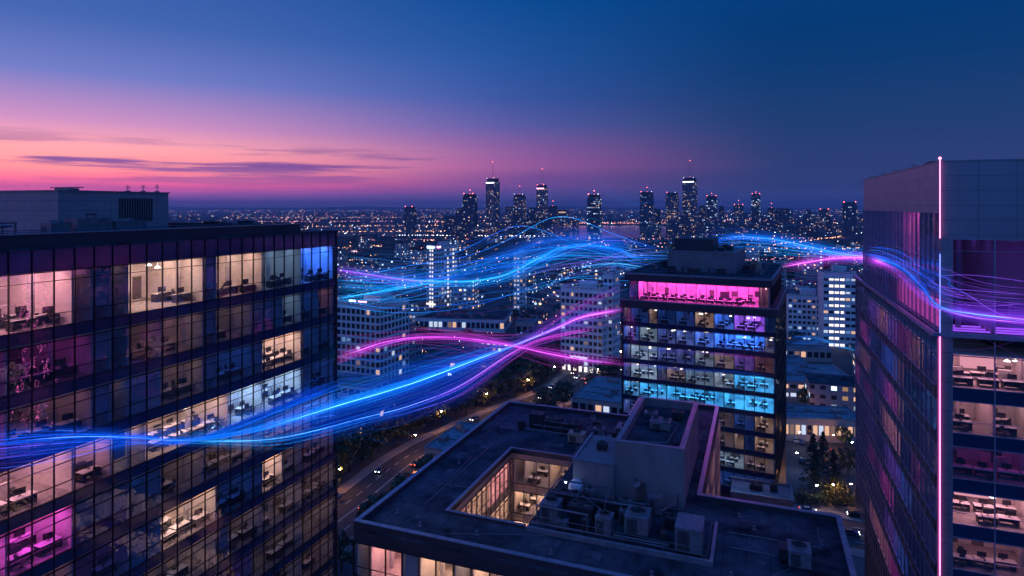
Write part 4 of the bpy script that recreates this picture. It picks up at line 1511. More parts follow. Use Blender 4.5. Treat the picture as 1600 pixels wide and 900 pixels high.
# lake in front of the far towers
b = MB()
lk = catmull([(160, 1600, 0), (250, 1690, 0), (330, 1700, 0), (430, 1760, 0), (560, 1900, 0), (700, 2300, 0), (640, 2650, 0), (460, 2800, 0), (300, 2780, 0), (160, 2500, 0), (120, 2000, 0)], 6)
b.v = [(p.x, p.y, .05) for p in lk]
b.f = [tuple(range(len(lk)))]
b.m = [0]
wm = surf('lake_water', (.02, .03, .06), .12, var=.1, scale=.02, bump=.05)
tag(b.build('lake', wm), kind='structure')
# low hills on the horizon
hb = MB()
N = 160
for j in range(2):
    yb = 17500 - 2600 * j
    prev = None
    for i in range(N + 1):
        x = -19500 + 39000 * i / N
        hgt = 40 + 75 * max(0, mnoise.noise(Vector((x * .00035 + j * 9, j * 3.1, 0)))) + 30 * abs(mnoise.noise(Vector((x * .0013, j * 2.2, 4)))) - 20 * j
        cur = [(x, yb - 1500, 0), (x, yb, hgt), (x, yb + 1800, 0)]
        if prev:
            for k in range(2):
                hb.quad(prev[k], cur[k], cur[k + 1], prev[k + 1])
        prev = cur
tag(hb.build('hills', M['ground']), kind='structure')

# ================================================================== TREES
def make_tree(kind, seed):
    r_ = random.Random(seed)
    tr, cr = MB(), MB()
    if kind == 'broad':
        h, rad = 9.5, 4.0
        tr.cyl((0, 0, 0), (.1, .05, 3.2), .3, .2, n=7)
        tips = []
        for k in range(6):
            a = k * 1.05 + r_.uniform(-.3, .3)
            tip = Vector((math.cos(a) * rad * .6, math.sin(a) * rad * .6, r_.uniform(5.2, 7.6)))
            tr.cyl((.1, .05, r_.uniform(2.4, 3.3)), tip, .13, .05, n=5)
            tips.append(tip)
        clumps = []
        for k in range(38):
            a, q = r_.uniform(0, 6.28), math.sqrt(r_.random())
            z = r_.uniform(3.2, 9.2)
            w = rad * (1 - ((z - 5.6) / 4.4) ** 2) ** .5 if abs(z - 5.6) < 4.4 else .5
            clumps.append((Vector((math.cos(a) * q * w, math.sin(a) * q * w, z)), r_.uniform(.8, 1.35)))
        for c, s in clumps:
            for j in range(22):
                d = Vector((r_.gauss(0, 1), r_.gauss(0, 1), r_.gauss(0, .8))).normalized()
                p = c + d * s * r_.uniform(.55, 1.05)
                t1 = d.cross(Vector((r_.random(), r_.random(), r_.random()))).normalized()
                t2 = d.cross(t1) * .7 + d * r_.uniform(-.5, .5)
                e = r_.uniform(.3, .55)
                cr.quad(p - t1 * e, p + t2 * e, p + t1 * e, p - t2 * e)
    elif kind == 'conifer':
        h = 15.5
        tr.cyl((0, 0, 0), (0, 0, 14), .32, .05, n=7)
        for k in range(44):
            f = k / 43
            z = 1.6 + 13.4 * f
            w = (4.0 * (1 - f) ** .8 + .35) * r_.uniform(.7, 1.15)
            for j in range(4):
                a = r_.uniform(0, 6.28)
                for m_ in range(13):
                    q = r_.uniform(.15, 1) * w
                    p = Vector((math.cos(a) * q, math.sin(a) * q, z - q * .28 + r_.uniform(-.2, .2)))
                    t1 = Vector((math.cos(a + r_.uniform(-.7, .7)), math.sin(a + r_.uniform(-.7, .7)), r_.uniform(-.5, .1)))
                    t2 = Vector((-t1.y, t1.x, r_.uniform(-.4, .4)))
                    e = r_.uniform(.25, .5)
                    cr.quad(p - t1 * e, p + t2 * e * .6, p + t1 * e, p - t2 * e * .6)
    else:
        tr.cyl((0, 0, 0), (0, 0, 1.6), .14, .08, n=6)
        for k in range(14):
            c = Vector((r_.gauss(0, .9), r_.gauss(0, .9), r_.uniform(1.2, 3.6)))
            for j in range(18):
                d = Vector((r_.gauss(0, 1), r_.gauss(0, 1), r_.gauss(0, .8))).normalized()
                p = c + d * .7
                t1 = d.cross(Vector((r_.random(), r_.random(), r_.random()))).normalized()
                t2 = d.cross(t1)
                e = r_.uniform(.18, .3)
                cr.quad(p - t1 * e, p + t2 * e, p + t1 * e, p - t2 * e)
    return tr.mesh('trunk', M['bark']), cr.mesh('crown', M['leaf_dark'] if kind == 'conifer' else M['leaf'])


TM = {'broad': [make_tree('broad', s) for s in (1, 2, 3, 4)], 'conifer': [make_tree('conifer', s) for s in (5, 6)], 'shrub': [make_tree('shrub', s) for s in (8, 9)]}
ntree = [0]


def tree(kind, x, y, s, label, group=None, rot=None):
    tm = TM[kind][ntree[0] % len(TM[kind])]
    ntree[0] += 1
    r = empty({'broad': 'broadleaf_tree', 'conifer': 'conifer_tree', 'shrub': 'shrub'}[kind], (x, y, 0), rnd.uniform(0, 6.28) if rot is None else rot, label, 'shrub' if kind == 'shrub' else 'tree', group)
    r.scale = (s, s, s * rnd.uniform(.88, 1.15))
    for nm, me in zip(('trunk', 'crown'), tm):
        o = bpy.data.objects.new(nm, me)
        COL.objects.link(o)
        o.parent = r
    return r


occupied = []      # (x, y, radius) where nothing else may stand


def free(x, y, r):
    return all((x - a) ** 2 + (y - c) ** 2 > (r + q) ** 2 for a, c, q in occupied)


def reserve_rect(p, th, w, d):
    c, s = math.cos(th), math.sin(th)
    st = max(4, min(w, d) / 2)
    nx, ny = max(1, int(w / st)), max(1, int(d / st))
    for i in range(nx):
        for j in range(ny):
            lx, ly = (i + .5) * w / nx, (j + .5) * d / ny
            occupied.append((p[0] + lx * c + ly * s, p[1] - lx * s + ly * c, st * .75))


# ================================================================== CITY BLOCKS NEARBY
def flats(label, cat, px, pyb, pyt, th, w, d, floors, nx, ny, wall='white_wall', lit=.2, warm=.6, seed=1, base_h=0, litcols=None, skip_side=False, name='apartment_block', winh=.55, winw=.62, roofstuff=True, top_white=False):
    """block with its near corner seen at (px, pyb); th: turn of the grid; front face runs to the left (-x) and the side runs away (+y)"""
    rr_ = random.Random(seed)
    base = GP(px, pyb)
    h = H - (pyt - HOR) / 1000.0 * base.y
    root = empty(name, (base.x, base.y, 0), -th, label, cat)
    reserve_rect((base.x - w * math.cos(th), base.y + w * math.sin(th)), th, w, d)
    fh = h / (floors + .55)
    b = MB()
    b.box(-w + .45, -.45, .45, d - .45, 0, h - .3)
    cw, cd = w / nx, d / ny
    # relief grid of piers and spandrels, windows sit back between them
    for i in range(nx + 1):
        x = -i * cw
        hwid = cw * (1 - winw) / 2
        b.box(max(x - hwid, -w), min(x + hwid, 0), 0, .45, 0, h)
    for j in range(ny + 1):
        y = j * cd
        hwid = cd * (1 - winw) / 2
        b.box(-.45, 0, max(y - hwid, .452), min(y + hwid, d), 0, h)
    for k in range(floors + 1):
        z0 = k * fh + fh * winh * .5 + fh * .5 - fh * .02
        z1 = min(h, (k + 1) * fh + fh * (1 - winh) * .5)
        z0 = k * fh + fh * (.5 + winh / 2)
        if k == floors:
            z1 = h
        for i in range(nx):
            b.box(-(i + 1) * cw + cw * (1 - winw) / 2, -i * cw - cw * (1 - winw) / 2, .012, .45, z0, z1)
        for j in range(ny):
            b.box(-.45, -.012, j * cd + cd * (1 - winw) / 2, (j + 1) * cd - cd * (1 - winw) / 2, z0, z1)
    b.box(-w, -.452, d - .4, d, 0, h)
    b.box(-w, -w + .44, .452, d - .402, 0, h)
    b.build('wall', M[wall], root)
    b = MB()
    b.box(-w + .46, -.46, .46, d - .46, h - .298, h - .1)
    b.build('roof', M['roof'], root)
    # windows: one mesh per window, up to a hundred
    mats = {0: M['pane_dark'], 1: M['win_warm'], 2: M['win_cool'], 3: M['win_white'], 5: M['win_dim'], 6: M['win_blue']}
    cache = {}

    def wmesh(side, m):
        if (side, m) not in cache:
            b = MB()
            ww, hh = (cw if side == 0 else cd) * winw, fh * winh
            if side == 0:
                b.quad((-ww / 2, .3, -hh / 2), (ww / 2, .3, -hh / 2), (ww / 2, .3, hh / 2), (-ww / 2, .3, hh / 2), 0)
                b.box(-.04, .04, .24, .298, -hh / 2, hh / 2, 1)
                b.box(-ww / 2, ww / 2, .2, .298, -hh / 2, -hh / 2 + .12, 1)
            else:
                b.quad((-.3, -ww / 2, -hh / 2), (-.3, ww / 2, -hh / 2), (-.3, ww / 2, hh / 2), (-.3, -ww / 2, hh / 2), 0)
                b.box(-.298, -.24, -.04, .04, -hh / 2, hh / 2, 1)
                b.box(-.298, -.2, -ww / 2, ww / 2, -hh / 2, -hh / 2 + .12, 1)
            cache[(side, m)] = b.mesh('window', [mats[m], M['frame_mid']])
        return cache[(side, m)]
    wins = []
    for k in range(floors):
        for i in range(nx):
            wins.append((0, i, k))
        for j in range(ny):
            wins.append((1, j, k))
    wins.sort(key=lambda q: -q[2])
    rest = MB()
    cnt = 0
    for side, i, k in wins:
        p = lit
        if litcols and (side, i) in litcols:
            p = litcols[(side, i)]
        if rr_.random() < p:
            m = 3 if (p > .85) else rr_.choice((1, 1, 5) if rr_.random() < warm else (2, 2, 6))
        else:
            m = 0
        zc_ = (k + .5) * fh + fh * .0
        loc = (-(i + .5) * cw, 0, zc_) if side == 0 else (0, (i + .5) * cd, zc_)
        if cnt < 100:
            o = bpy.data.objects.new('window', wmesh(side, m))
            COL.objects.link(o)
            o.parent = root
            o.location = loc
            if m:
                hs = rr_.uniform(.5, 1)
                o.scale = (1, 1, hs) if rr_.random() < .6 else ((rr_.uniform(.5, 1), 1, 1) if side == 0 else (1, rr_.uniform(.5, 1), 1))
        else:
            me = wmesh(side, m)
            o0 = len(rest.v)
            rest.v += [(v.co.x + loc[0], v.co.y + loc[1], v.co.z + loc[2]) for v in me.vertices]
            for f in me.polygons:
                rest.f.append(tuple(o0 + q for q in f.vertices))
                rest.m.append(4 if f.material_index else m)
        cnt += 1
    if rest.v:
        o = rest.build('lower_windows', [mats[0], mats[1], mats[2], mats[3], M['frame_mid'], mats[5], mats[6]], root)
        o['kind'] = 'stuff'
    if roofstuff:
        b = MB()
        b.box(-w * .62, -w * .22, d * .35, d * .75, h - .1, h + 3.0)
        b.box(-w * .63, -w * .21, d * .34, d * .76, h + 3.0, h + 3.2)
        b.build('roof_house', M[wall], root)
        b = MB()
        for q in range(4):
            x, y = -rr_.uniform(.1, .9) * w, rr_.uniform(.1, .3) * d
            b.box(x - .8, x + .8, y - .6, y + .6, h - .1, h + rr_.uniform(.5, 1.3))
        b.build('roof_boxes', M['unit'], root)
    return root, h


R_, hL = flats('white gridded office block beside the penthouse tower, crossed by a magenta light stream', 'office block', 594, 600, 478, R(24), 26, 25, 10, 9, 8, lit=.1, warm=.4, seed=2, winw=.74, winh=.68)
b = MB()
b.box(-20, -16, 2, 2.2, hL + .6, hL + 1.5)
b.box(-14.5, -9.5, 2, 2.2, hL + .5, hL + 1.3, 1)
b.build('rooftop_light', [M['sign_cyan'], M['sign_pink']], R_)
R_, h_ = flats('tall white tower with two bright window columns and cyan and pink roof lights', 'tower block', 681, 483, 385, R(36), 10.5, 27, 14, 4, 8, lit=.5, warm=.15, seed=3, litcols={(0, 0): .0, (0, 1): .97, (0, 2): .93, (0, 3): .1, (1, 0): .1, (1, 1): .12, (1, 2): .25, (1, 3): .5, (1, 4): .9, (1, 6): .9, (1, 7): .7}, roofstuff=True, name='tower_block')
b = MB()
b.box(-9.6, -1.8, -.35, -.05, h_ - 1.6, h_ - .05)
b.build('roof_light', M['sign_cyan'], R_)
b = MB()
b.box(.05, .35, 1.6, 5.6, h_ - 1.4, h_ - .1)
b.build('roof_light', M['sign_pink'], R_)
b = MB()
b.box(-10.4, -.6, -.4, -.1, 3.0, 4.4)
b.build('entrance_light', M['win_white'], R_)
flats('slim pale tower with two columns of lit windows under the upper blue stream', 'tower block', 817, 491, 397, R(21), 8.0, 9, 13, 3, 3, wall='white_wall', lit=.35, warm=.3, seed=4, litcols={(0, 0): .15, (0, 1): .8, (0, 2): .7}, name='tower_block')
R_, h_ = flats('white curved-grid residential block left of the pink-topped block', 'apartment block', 941, 588, 452, R(28), 22.5, 9, 12, 9, 4, lit=.14, warm=.6, seed=5, winw=.7, winh=.58)
b = MB()
for k in range(7):
    b.box(-21.5 + k * 3, -20 + k * 3, -.12, -.02, 1.0, 3.6)
b.build('shop_front', M['win_white'], R_)
b = MB()
b.box(-17, -8, -.3, -.05, 7.4, 8.6)
b.build('lit_sign_band', M['win_cool'], R_)
flats('taller white slab rising behind the curved-grid residential block', 'apartment block', 957, 584, 428, R(28), 5.0, 12, 14, 2, 5, lit=.12, warm=.7, seed=6)
flats('pale block with rows of lit windows just right of the pink-topped block', 'apartment block', 1290, 536, 463, R(18), 21.5, 16, 8, 8, 5, lit=.34, warm=.5, seed=7, winw=.66)
flats('taller white block with bright strip windows next to the neon-edged tower', 'apartment block', 1338, 546, 427, R(15), 18, 16, 11, 6, 5, lit=.3, warm=.6, seed=8, winw=.8, winh=.45, litcols={(0, 2): .95, (0, 3): .95, (0, 4): .9, (0, 1): .4})
flats('small white block at the foot of the tall white tower', 'building', 660, 512, 490, R(24), 14, 12, 3, 5, 4, lit=.5, warm=.4, seed=9, roofstuff=False, name='building')


def lowrise(label, px, pyb, h, th, w, d, wall='buff_wall', roof='roof_pale', lit=.5, rows=1, seed=1, units=3, left=False, nx=None):
    """low flat building, near corner at pixel; left: corner is the near-left one (front runs to the right)"""
    rr_ = random.Random(seed)
    base = GP(px, pyb)
    if not left:
        base = base - Vector((math.cos(th), -math.sin(th), 0)) * w
    root = empty('low_building', (base.x, base.y, 0), -th, label, 'building')
    reserve_rect((base.x, base.y), th, w, d)
    b = MB()
    b.box(0, w, 0, d, 0, h)
    b.build('wall', M[wall], root)
    b = MB()
    for q in ((-.1, w + .1, -.1, .25), (-.1, w + .1, d - .25, d + .1), (-.1, .25, .252, d - .252), (w - .25, w + .1, .252, d - .252)):
        b.box(*q, h, h + .5)
    b.build('parapet', M['coping'], root)
    b = MB()
    b.box(.252, w - .252, .252, d - .252, h, h + .06)
    b.build('roof', M[roof], root)
    nxx = nx or max(2, int(w / 3.2))
    for r_ in range(rows):
        z0 = h * (r_ + .32) / rows
        z1 = h * (r_ + .74) / rows
        for i in range(nxx):
            b = MB()
            a = (i + .14) * w / nxx
            c = (i + .86) * w / nxx
            b.box(a, c, -.06, -.003, z0, z1)
            m = M['pane_dark'] if rr_.random() > lit else M[rr_.choice(('win_warm', 'win_warm', 'win_dim', 'win_dim', 'win_cool'))]
            b.build('window', m, root)
        for i in range(max(2, int(d / 4.5))):
            n_ = max(2, int(d / 4.5))
            a, c = (i + .2) * d / n_, (i + .8) * d / n_
            for q in ((-.06, -.003), (w + .003, w + .06)):
                b = MB()
                b.box(*q, a, c, z0, z1)
                b.build('window', M['pane_dark'] if rr_.random() > lit * .8 else M['win_warm'], root)
    b = MB()
    for k in range(units):
        x, y = rr_.uniform(.12, .85) * w, rr_.uniform(.15, .85) * d
        s1, s2 = rr_.uniform(.8, 2.2), rr_.uniform(.8, 1.8)
        b.box(x - s1, x + s1, y - s2, y + s2, h + .06, h + rr_.uniform(.8, 1.9))
    for k in range(2):
        y = rr_.uniform(.2, .8) * d
        b.box(w * .1, w * .9, y, y + .3, h + .06, h + .4)
    if units:
        b.build('roof_boxes', M['unit'], root)
    return root


lowrise('wide low building with two rows of warm windows beyond the car park', 1345, 628, 7.4, R(8), 36, 34, lit=.55, rows=2, seed=3, units=9)
lowrise('low building with one lit window strip in front of the wide low one', 1352, 694, 8.0, R(7), 28, 16, lit=.85, rows=1, seed=4, units=4, nx=14)
lowrise('small pink-walled building in front of the roof edge, beside the street lamp', 663, 735, 7.2, R(22), 22, 26, wall='buff_wall', lit=.35, seed=5, units=3, left=True)
lowrise('flat pale building right of the boulevard with clumps of plants on its roof', 893, 646, 6.4, R(24), 26, 36, lit=.45, seed=6, units=6, left=True)
lowrise('long low hall with a broad flat roof behind the white gridded block', 788, 520, 8.5, R(8), 62, 40, wall='white_wall', roof='roof', lit=.12, seed=7, units=10)
lowrise('reddish low building behind the crossing of the light streams', 834, 528, 9.5, R(14), 12, 14, lit=.1, seed=8, units=2)
lowrise('white arcaded building under the trees beside the penthouse tower', 534, 722, 8.6, R(12), 1.2, 46, wall='white_wall', lit=.22, rows=2, seed=9, units=0, left=True)
lowrise('white low house with lit windows between the trees left of the boulevard', 575, 640, 9, R(20), 26, 16, wall='white_wall', lit=.04, rows=2, seed=10, units=4)
lowrise('low lit pavilion behind the tree belt near the gridded block', 700, 622, 6.5, R(20), 20, 10, wall='white_wall', lit=0.0, seed=12, units=2)
lowrise('low shop row with orange lights behind the tree belt', 770, 586, 5.5, R(20), 24, 12, lit=.3, seed=13, units=3)
lowrise('low annex below the pale block right of the pink-topped block', 1300, 566, 7, R(10), 26, 22, lit=.3, seed=14, units=6)
lowrise('low dark-roofed shed in front of the annex right of the pink-topped block', 1262, 588, 6, R(12), 16, 18, lit=.4, seed=15, units=3)
lowrise('flat-roofed store behind the residential block', 1000, 560, 8, R(20), 30, 20, lit=.3, seed=16, units=4)

for p in (BOUL, CROSS):
    for q in p:
        occupied.append((q.x, q.y, 11.0))
for rt, w_, d_, th_ in ((LT, 45, 45, TH), (CB, 30, 38, TC), (FB, 47, 54, TH), (RT, 20, 52, TH)):
    for i in range(6):
        for j in range(6):
            lx = (i + .5) / 6 * w_ * (-1 if rt is LT else 1)
            ly = (j + .5) / 6 * d_ * (-1 if rt is LT else 1)
            p = world(rt, lx, ly)
            occupied.append((p.x, p.y, 6))

# boulevard trees: two belts
belt = offset_path(BOUL, -14.5), offset_path(BOUL, -21.5), offset_path(BOUL, -29), offset_path(BOUL, 14.5), offset_path(BOUL, -36)
btrees = []
acc = 0
bn = 0
for li, line in enumerate(belt):
    dist = 0
    last = line[0]
    for p in line:
        dist += (p - last).length
        last = p
        if dist > (5.2 if li != 3 else 13) and 120 < p.y < 520:
            dist = 0
            x, y = p.x + rnd.uniform(-1.6, 1.6), p.y + rnd.uniform(-2, 2)
            if free(x, y, 1.5):
                btrees.append((x, y, li))
btrees.sort(key=lambda q: q[1])
for i, (x, y, li) in enumerate(btrees):
    place = ['in the kerbside row left of the boulevard', 'in the second row left of the boulevard', 'deep in the belt left of the boulevard', 'on the right side of the boulevard', 'at the back of the boulevard belt'][li]
    tree('broad', x, y, rnd.uniform(.85, 1.35), 'dark round broadleaf tree ' + place, 'dark trees of the boulevard, ' + place)
for n_, (px, py, s, lb) in enumerate([(1271, 772, 1.06, 'tallest dark conifer at the edge of the car park by the cross road'), (1303, 776, .98, 'second dark conifer right of the tallest one by the cross road'), (1286, 735, .85, 'conifer standing behind the two tall ones in the car park')]):
    p = GP(px, py)
    tree('conifer', p.x, p.y, s, lb)
for n_, (px, py, s, lb) in enumerate([(1262, 640, 1.0, 'round dark tree at the left of the wide low building'), (1275, 646, .9, 'round dark tree before the middle of the wide low building'), (1330, 648, 1.05, 'round dark tree beside the neon-edged tower before the wide low building'),
                                      (1325, 745, .8, 'leafy tree lit orange by a street lamp near the neon-edged tower'), (1318, 700, .75, 'small tree before the lit window strip'), (935, 602, .9, 'round tree at the far end of the boulevard on the right'),
                                      (925, 610, .8, 'smaller round tree beside the one at the end of the boulevard'), (898, 583, .8, 'tree in front of the residential block entrance'), (1290, 782, .55, 'low tree under the conifers beside the cross road'),
                                      (1256, 790, .5, 'low tree at the bend of the cross road'), (1315, 790, .6, 'low tree by the lamp on the cross road')]):
    p = GP(px, py)
    tree('broad', p.x, p.y, s, lb)
for k in range(16):
    p = GP(1246 + k * 6, 786 + (k % 3) * 2)
    if p.x > 0:
        tree('shrub', p.x, p.y, rnd.uniform(.5, .8), 'low shrub in the hedge strip along the cross road', 'shrubs along the cross road')
# scattered trees between the mid-distance buildings
ct = 0
for k in range(900):
    y = rnd.uniform(300, 900)
    x = rnd.uniform(-.42, .62) * y
    if ct >= 110:
        break
    if mnoise.noise(Vector((x * .012, y * .008, 2))) > .05 and free(x, y, 4):
        tree('broad', x, y, rnd.uniform(.8, 1.4), 'dark tree among the low mid-distance buildings', 'dark trees scattered through the mid-distance district')
        occupied.append((x, y, 3))
        ct += 1

# ================================================================== STREET LAMPS AND CARS
def make_lamp_meshes():
    b = MB()
    b.cyl((0, 0, 0), (0, 0, 7.2), .11, .06, n=7)
    b.cyl((0, 0, 0), (0, 0, .5), .18, .15, n=7)
    b.cyl((0, 0, 7.2), (1.1, 0, 7.6), .05, .04, n=6)
    pole = b.mesh('pole', M['lamp_pole'])
    b = MB()
    b.hexa([(.8, -.18, 7.52), (1.7, -.16, 7.62), (1.7, .16, 7.62), (.8, .18, 7.52), (.8, -.14, 7.68), (1.7, -.1, 7.72), (1.7, .1, 7.72), (.8, .14, 7.68)])
    head = b.mesh('lamp_head', M['lamp_pole'])
    gl = []
    for mt in ('lamp_warm', 'lamp_white'):
        b = MB()
        b.ball((1.25, 0, 7.42), .34, .26, .2, nu=8, nv=5)
        gl.append(b.mesh('lamp_glass', M[mt]))
    return pole, head, gl


LP = make_lamp_meshes()
nl = [0]


def lamp(x, y, rot, label, white=False, s=1.0, light=True, group=None):
    r = empty('street_lamp', (x, y, 0), rot, label, 'street lamp', group)
    r.scale = (s, s, s)
    for nm, me in (('pole', LP[0]), ('lamp_head', LP[1]), ('lamp_glass', LP[2][1 if white else 0])):
        o = bpy.data.objects.new(nm, me)
        COL.objects.link(o)
        o.parent = r
    return r


def along(path, step, d, y0, y1):
    line = offset_path(path, d)
    out = []
    acc_ = step * .5
    for a, c in zip(line[:-1], line[1:]):
        acc_ += (c - a).length
        if acc_ >= step and y0 < c.y < y1:
            acc_ = 0
            t = (c - a).normalized()
            out.append((c.x, c.y, math.atan2(t.y, t.x)))
    return out


p = GP(643, 716)
lamp(p.x, p.y, R(10), 'lone tall lamp glowing orange where the boulevard bends past the roof edge', s=1.05)
for i, (x, y, a) in enumerate(along(BOUL, 27, -11.2, 190, 470)):
    if (Vector((x, y, 0)) - Vector((p.x, p.y, 0))).length > 12:
        lamp(x, y, a - math.pi / 2, '%s orange lamp along the left kerb of the boulevard, counted from the near end' % ORD[i], white=i in (5, 8), s=.95)
for i, (x, y, a) in enumerate(along(BOUL, 38, 11.2, 240, 470)):
    lamp(x, y, a + math.pi / 2, '%s lamp along the right kerb of the boulevard, counted from the near end' % ORD[i], white=i % 3 == 2, s=.9)
for i, (px, py, wh, lb) in enumerate([(1306, 792, False, 'orange lamp under the trees beside the cross road'), (1336, 790, False, 'orange lamp beside the cross road next to the neon-edged tower'), (1270, 790, True, 'white lamp at the left end of the cross road hedge'), (1246, 700, True, 'white lamp at the car park beside the pink-topped block'),
                                      (1240, 735, True, 'nearer white lamp at the car park beside the pink-topped block'), (1298, 705, False, 'orange lamp behind the conifers in the car park'), (1330, 720, True, 'white lamp at the right edge of the car park'), (1300, 656, False, 'orange lamp before the wide low building'), (1247, 660, False, 'orange lamp left of the wide low building'),
                                      (1328, 655, False, 'orange lamp at the right end before the wide low building')]):
    q = GP(px, py)
    lamp(q.x, q.y, rnd.uniform(0, 6.28), lb, wh, s=.8)


def car_meshes(col):
    paint = surf('car_paint', col, .25, .2, var=.06, spec=.6)
    prof = [(-2.15, .35, .62), (-2.1, .35, .95), (-1.5, .33, 1.0), (-.95, .33, 1.42), (.45, .33, 1.46), (1.15, .33, 1.02), (1.95, .33, .9), (2.2, .38, .62)]
    b = MB()
    secs = []
    for x, z0, z1 in prof:
        roofy = .62 if z1 > 1.3 else .86
        secs.append([(x, -.86, z0), (x, -.9, .7 if z1 > .7 else z1 - .1), (x, -.86, min(z1, .95)), (x, -roofy, z1), (x, roofy, z1), (x, .86, min(z1, .95)), (x, .9, .7 if z1 > .7 else z1 - .1), (x, .86, z0)])
    n = 8
    for s_ in secs:
        b.v += s_
    for i in range(len(secs) - 1):
        for k in range(n):
            k2 = (k + 1) % n
            b.f.append((i * n + k, i * n + k2, (i + 1) * n + k2, (i + 1) * n + k))
            glassy = k in (2, 4) and 2 <= i <= 4 or (k == 3 and i in (2, 4))
            b.m.append(1 if glassy else 0)
    b.f.append(tuple(range(n)))
    b.m.append(0)
    b.f.append(tuple((len(secs) - 1) * n + k for k in reversed(range(n))))
    b.m.append(0)
    body = b.mesh('body', [paint, M['pane_dark']])
    b = MB()
    b.cyl((0, -.1, 0), (0, .1, 0), .33, n=12)
    b.cyl((0, -.11, 0), (0, .11, 0), .18, n=8, m=1)
    wheel = b.mesh('wheel', [M['rubber'], M['unit']])
    b = MB()
    b.box(-.04, .06, -.2, .2, -.08, .08)
    return body, wheel, b.mesh('headlight', M['head_light']), b.mesh('taillight', M['tail_light'])


CARS = [(car_meshes(c), nm) for c, nm in (((.6, .6, .62), 'white'), ((.03, .03, .035), 'black'), ((.25, .26, .28), 'silver'), ((.25, .03, .03), 'red'), ((.03, .06, .18), 'blue'))]
CARS = [(m_, n_) for m_, n_ in CARS]


def car(x, y, a, ci, label, lights=True, group=None):
    (body, wheel, hl, tl), nm = CARS[ci]
    r = empty('parked_car' if not lights else 'car', (x, y, .02), a, '%s car %s' % (nm, label), 'car', group)
    pr = [('body', body, (0, 0, 0))] + [('wheel', wheel, (sx, sy, .33)) for sx in (-1.35, 1.35) for sy in (-.82, .82)]
    if lights:
        pr += [('headlight', hl, (2.16, sy, .68)) for sy in (-.6, .6)] + [('taillight', tl, (-2.16, sy, .78)) for sy in (-.62, .62)]
    for n_, me, loc in pr:
        o = bpy.data.objects.new(n_, me)
        COL.objects.link(o)
        o.parent = r
        o.location = loc
    return r


ci = 0
for li, (d, flip, step, ph) in enumerate([(-6.3, True, 27, 'oncoming in the outer boulevard lane'), (-2.2, True, 36, 'oncoming in the inner boulevard lane'), (2.2, False, 30, 'driving away in the inner boulevard lane'), (6.3, False, 24, 'driving away in the outer boulevard lane')]):
    for i, (x, y, a) in enumerate(along(BOUL, step, d, 150, 480)):
        if rnd.random() < .78:
            car(x + rnd.uniform(-.4, .4), y, a + (math.pi if flip else 0), rnd.randrange(5), '%s, %s from the near end' % (ph, ORD[i]))
for i, (px, py) in enumerate([(1262, 800), (1292, 818), (1328, 835), (1338, 808)]):
    q = GP(px, py)
    car(q.x, q.y, -R(22) + (math.pi if i % 2 else 0), [0, 2, 4, 1][i], 'on the cross road, %s from its left end' % ORD[i])
for k in range(14):
    px, py = 1244 + (k % 7) * 9, 690 + (k // 7) * 30 + (k % 7) * 3
    q = GP(px, py)
    if rnd.random() < .8:
        car(q.x, q.y, R(69), rnd.randrange(5), 'parked in the %s row of the car park, %s bay from the left' % ('far' if k < 7 else 'near', ORD[k % 7]), lights=k in (2, 9))

# ================================================================== LOW CITY
def in_view(x, y):
    return True


lowk = 0
cand = []
for k in range(9000):
    y = 260 + (1500 - 260) * rnd.random() ** 1.3
    x = rnd.uniform(-.62, .72) * y
    cand.append((x, y))
for x, y in cand:
    if lowk >= 290:
        break
    w_, d_ = rnd.uniform(10, 24), rnd.uniform(10, 22)
    rr_ = max(w_, d_) * .62
    if not free(x, y, rr_):
        continue
    if y > 1500:
        continue
    if 120 < x < 720 and y > 1550:
        continue
    h = rnd.choice((5, 6, 7, 8, 9, 10, 12, 14)) if rnd.random() < .86 else rnd.uniform(18, 34)
    if abs(x / y - .02) < .12 and y < 420:
        h = min(h, 7)
    occupied.append((x, y, rr_ * .9))
    pale = rnd.random() < .45
    tall = h > 16
    b = MB()
    b.box(-w_ / 2, w_ / 2, -d_ / 2, d_ / 2, 0, h)
    nm = 'tall_city_building' if tall else 'low_city_building'
    zone = 'near the boulevard and pink-topped block' if y < 480 else ('in the middle distance' if y < 850 else 'towards the skyline')
    o = b.build(nm, M['low2'] if pale else M['low'], None, (x, y, 0), -R(rnd.choice((21, 21, 21, 8, 33)) + rnd.uniform(-3, 3)))
    tag(o, '%s %s flat-roofed building with few lit windows %s' % ('pale' if pale else 'dark', 'tall' if tall else 'low', zone), 'building', '%s %s buildings %s' % ('pale' if pale else 'dark', 'tall' if tall else 'low', zone))
    b = MB()
    b.box(-w_ / 2 - .15, w_ / 2 + .15, -d_ / 2 - .15, d_ / 2 + .15, h, h + .35)
    if rnd.random() < .7:
        b.box(-w_ * .3, -w_ * .05, -d_ * .2, d_ * .15, h + .35, h + 2.4)
    if rnd.random() < .7:
        b.box(w_ * .1, w_ * .3, 0, d_ * .15, h + .35, h + 1.5)
    b.build('roof', M['roof'], o)
    lowk += 1

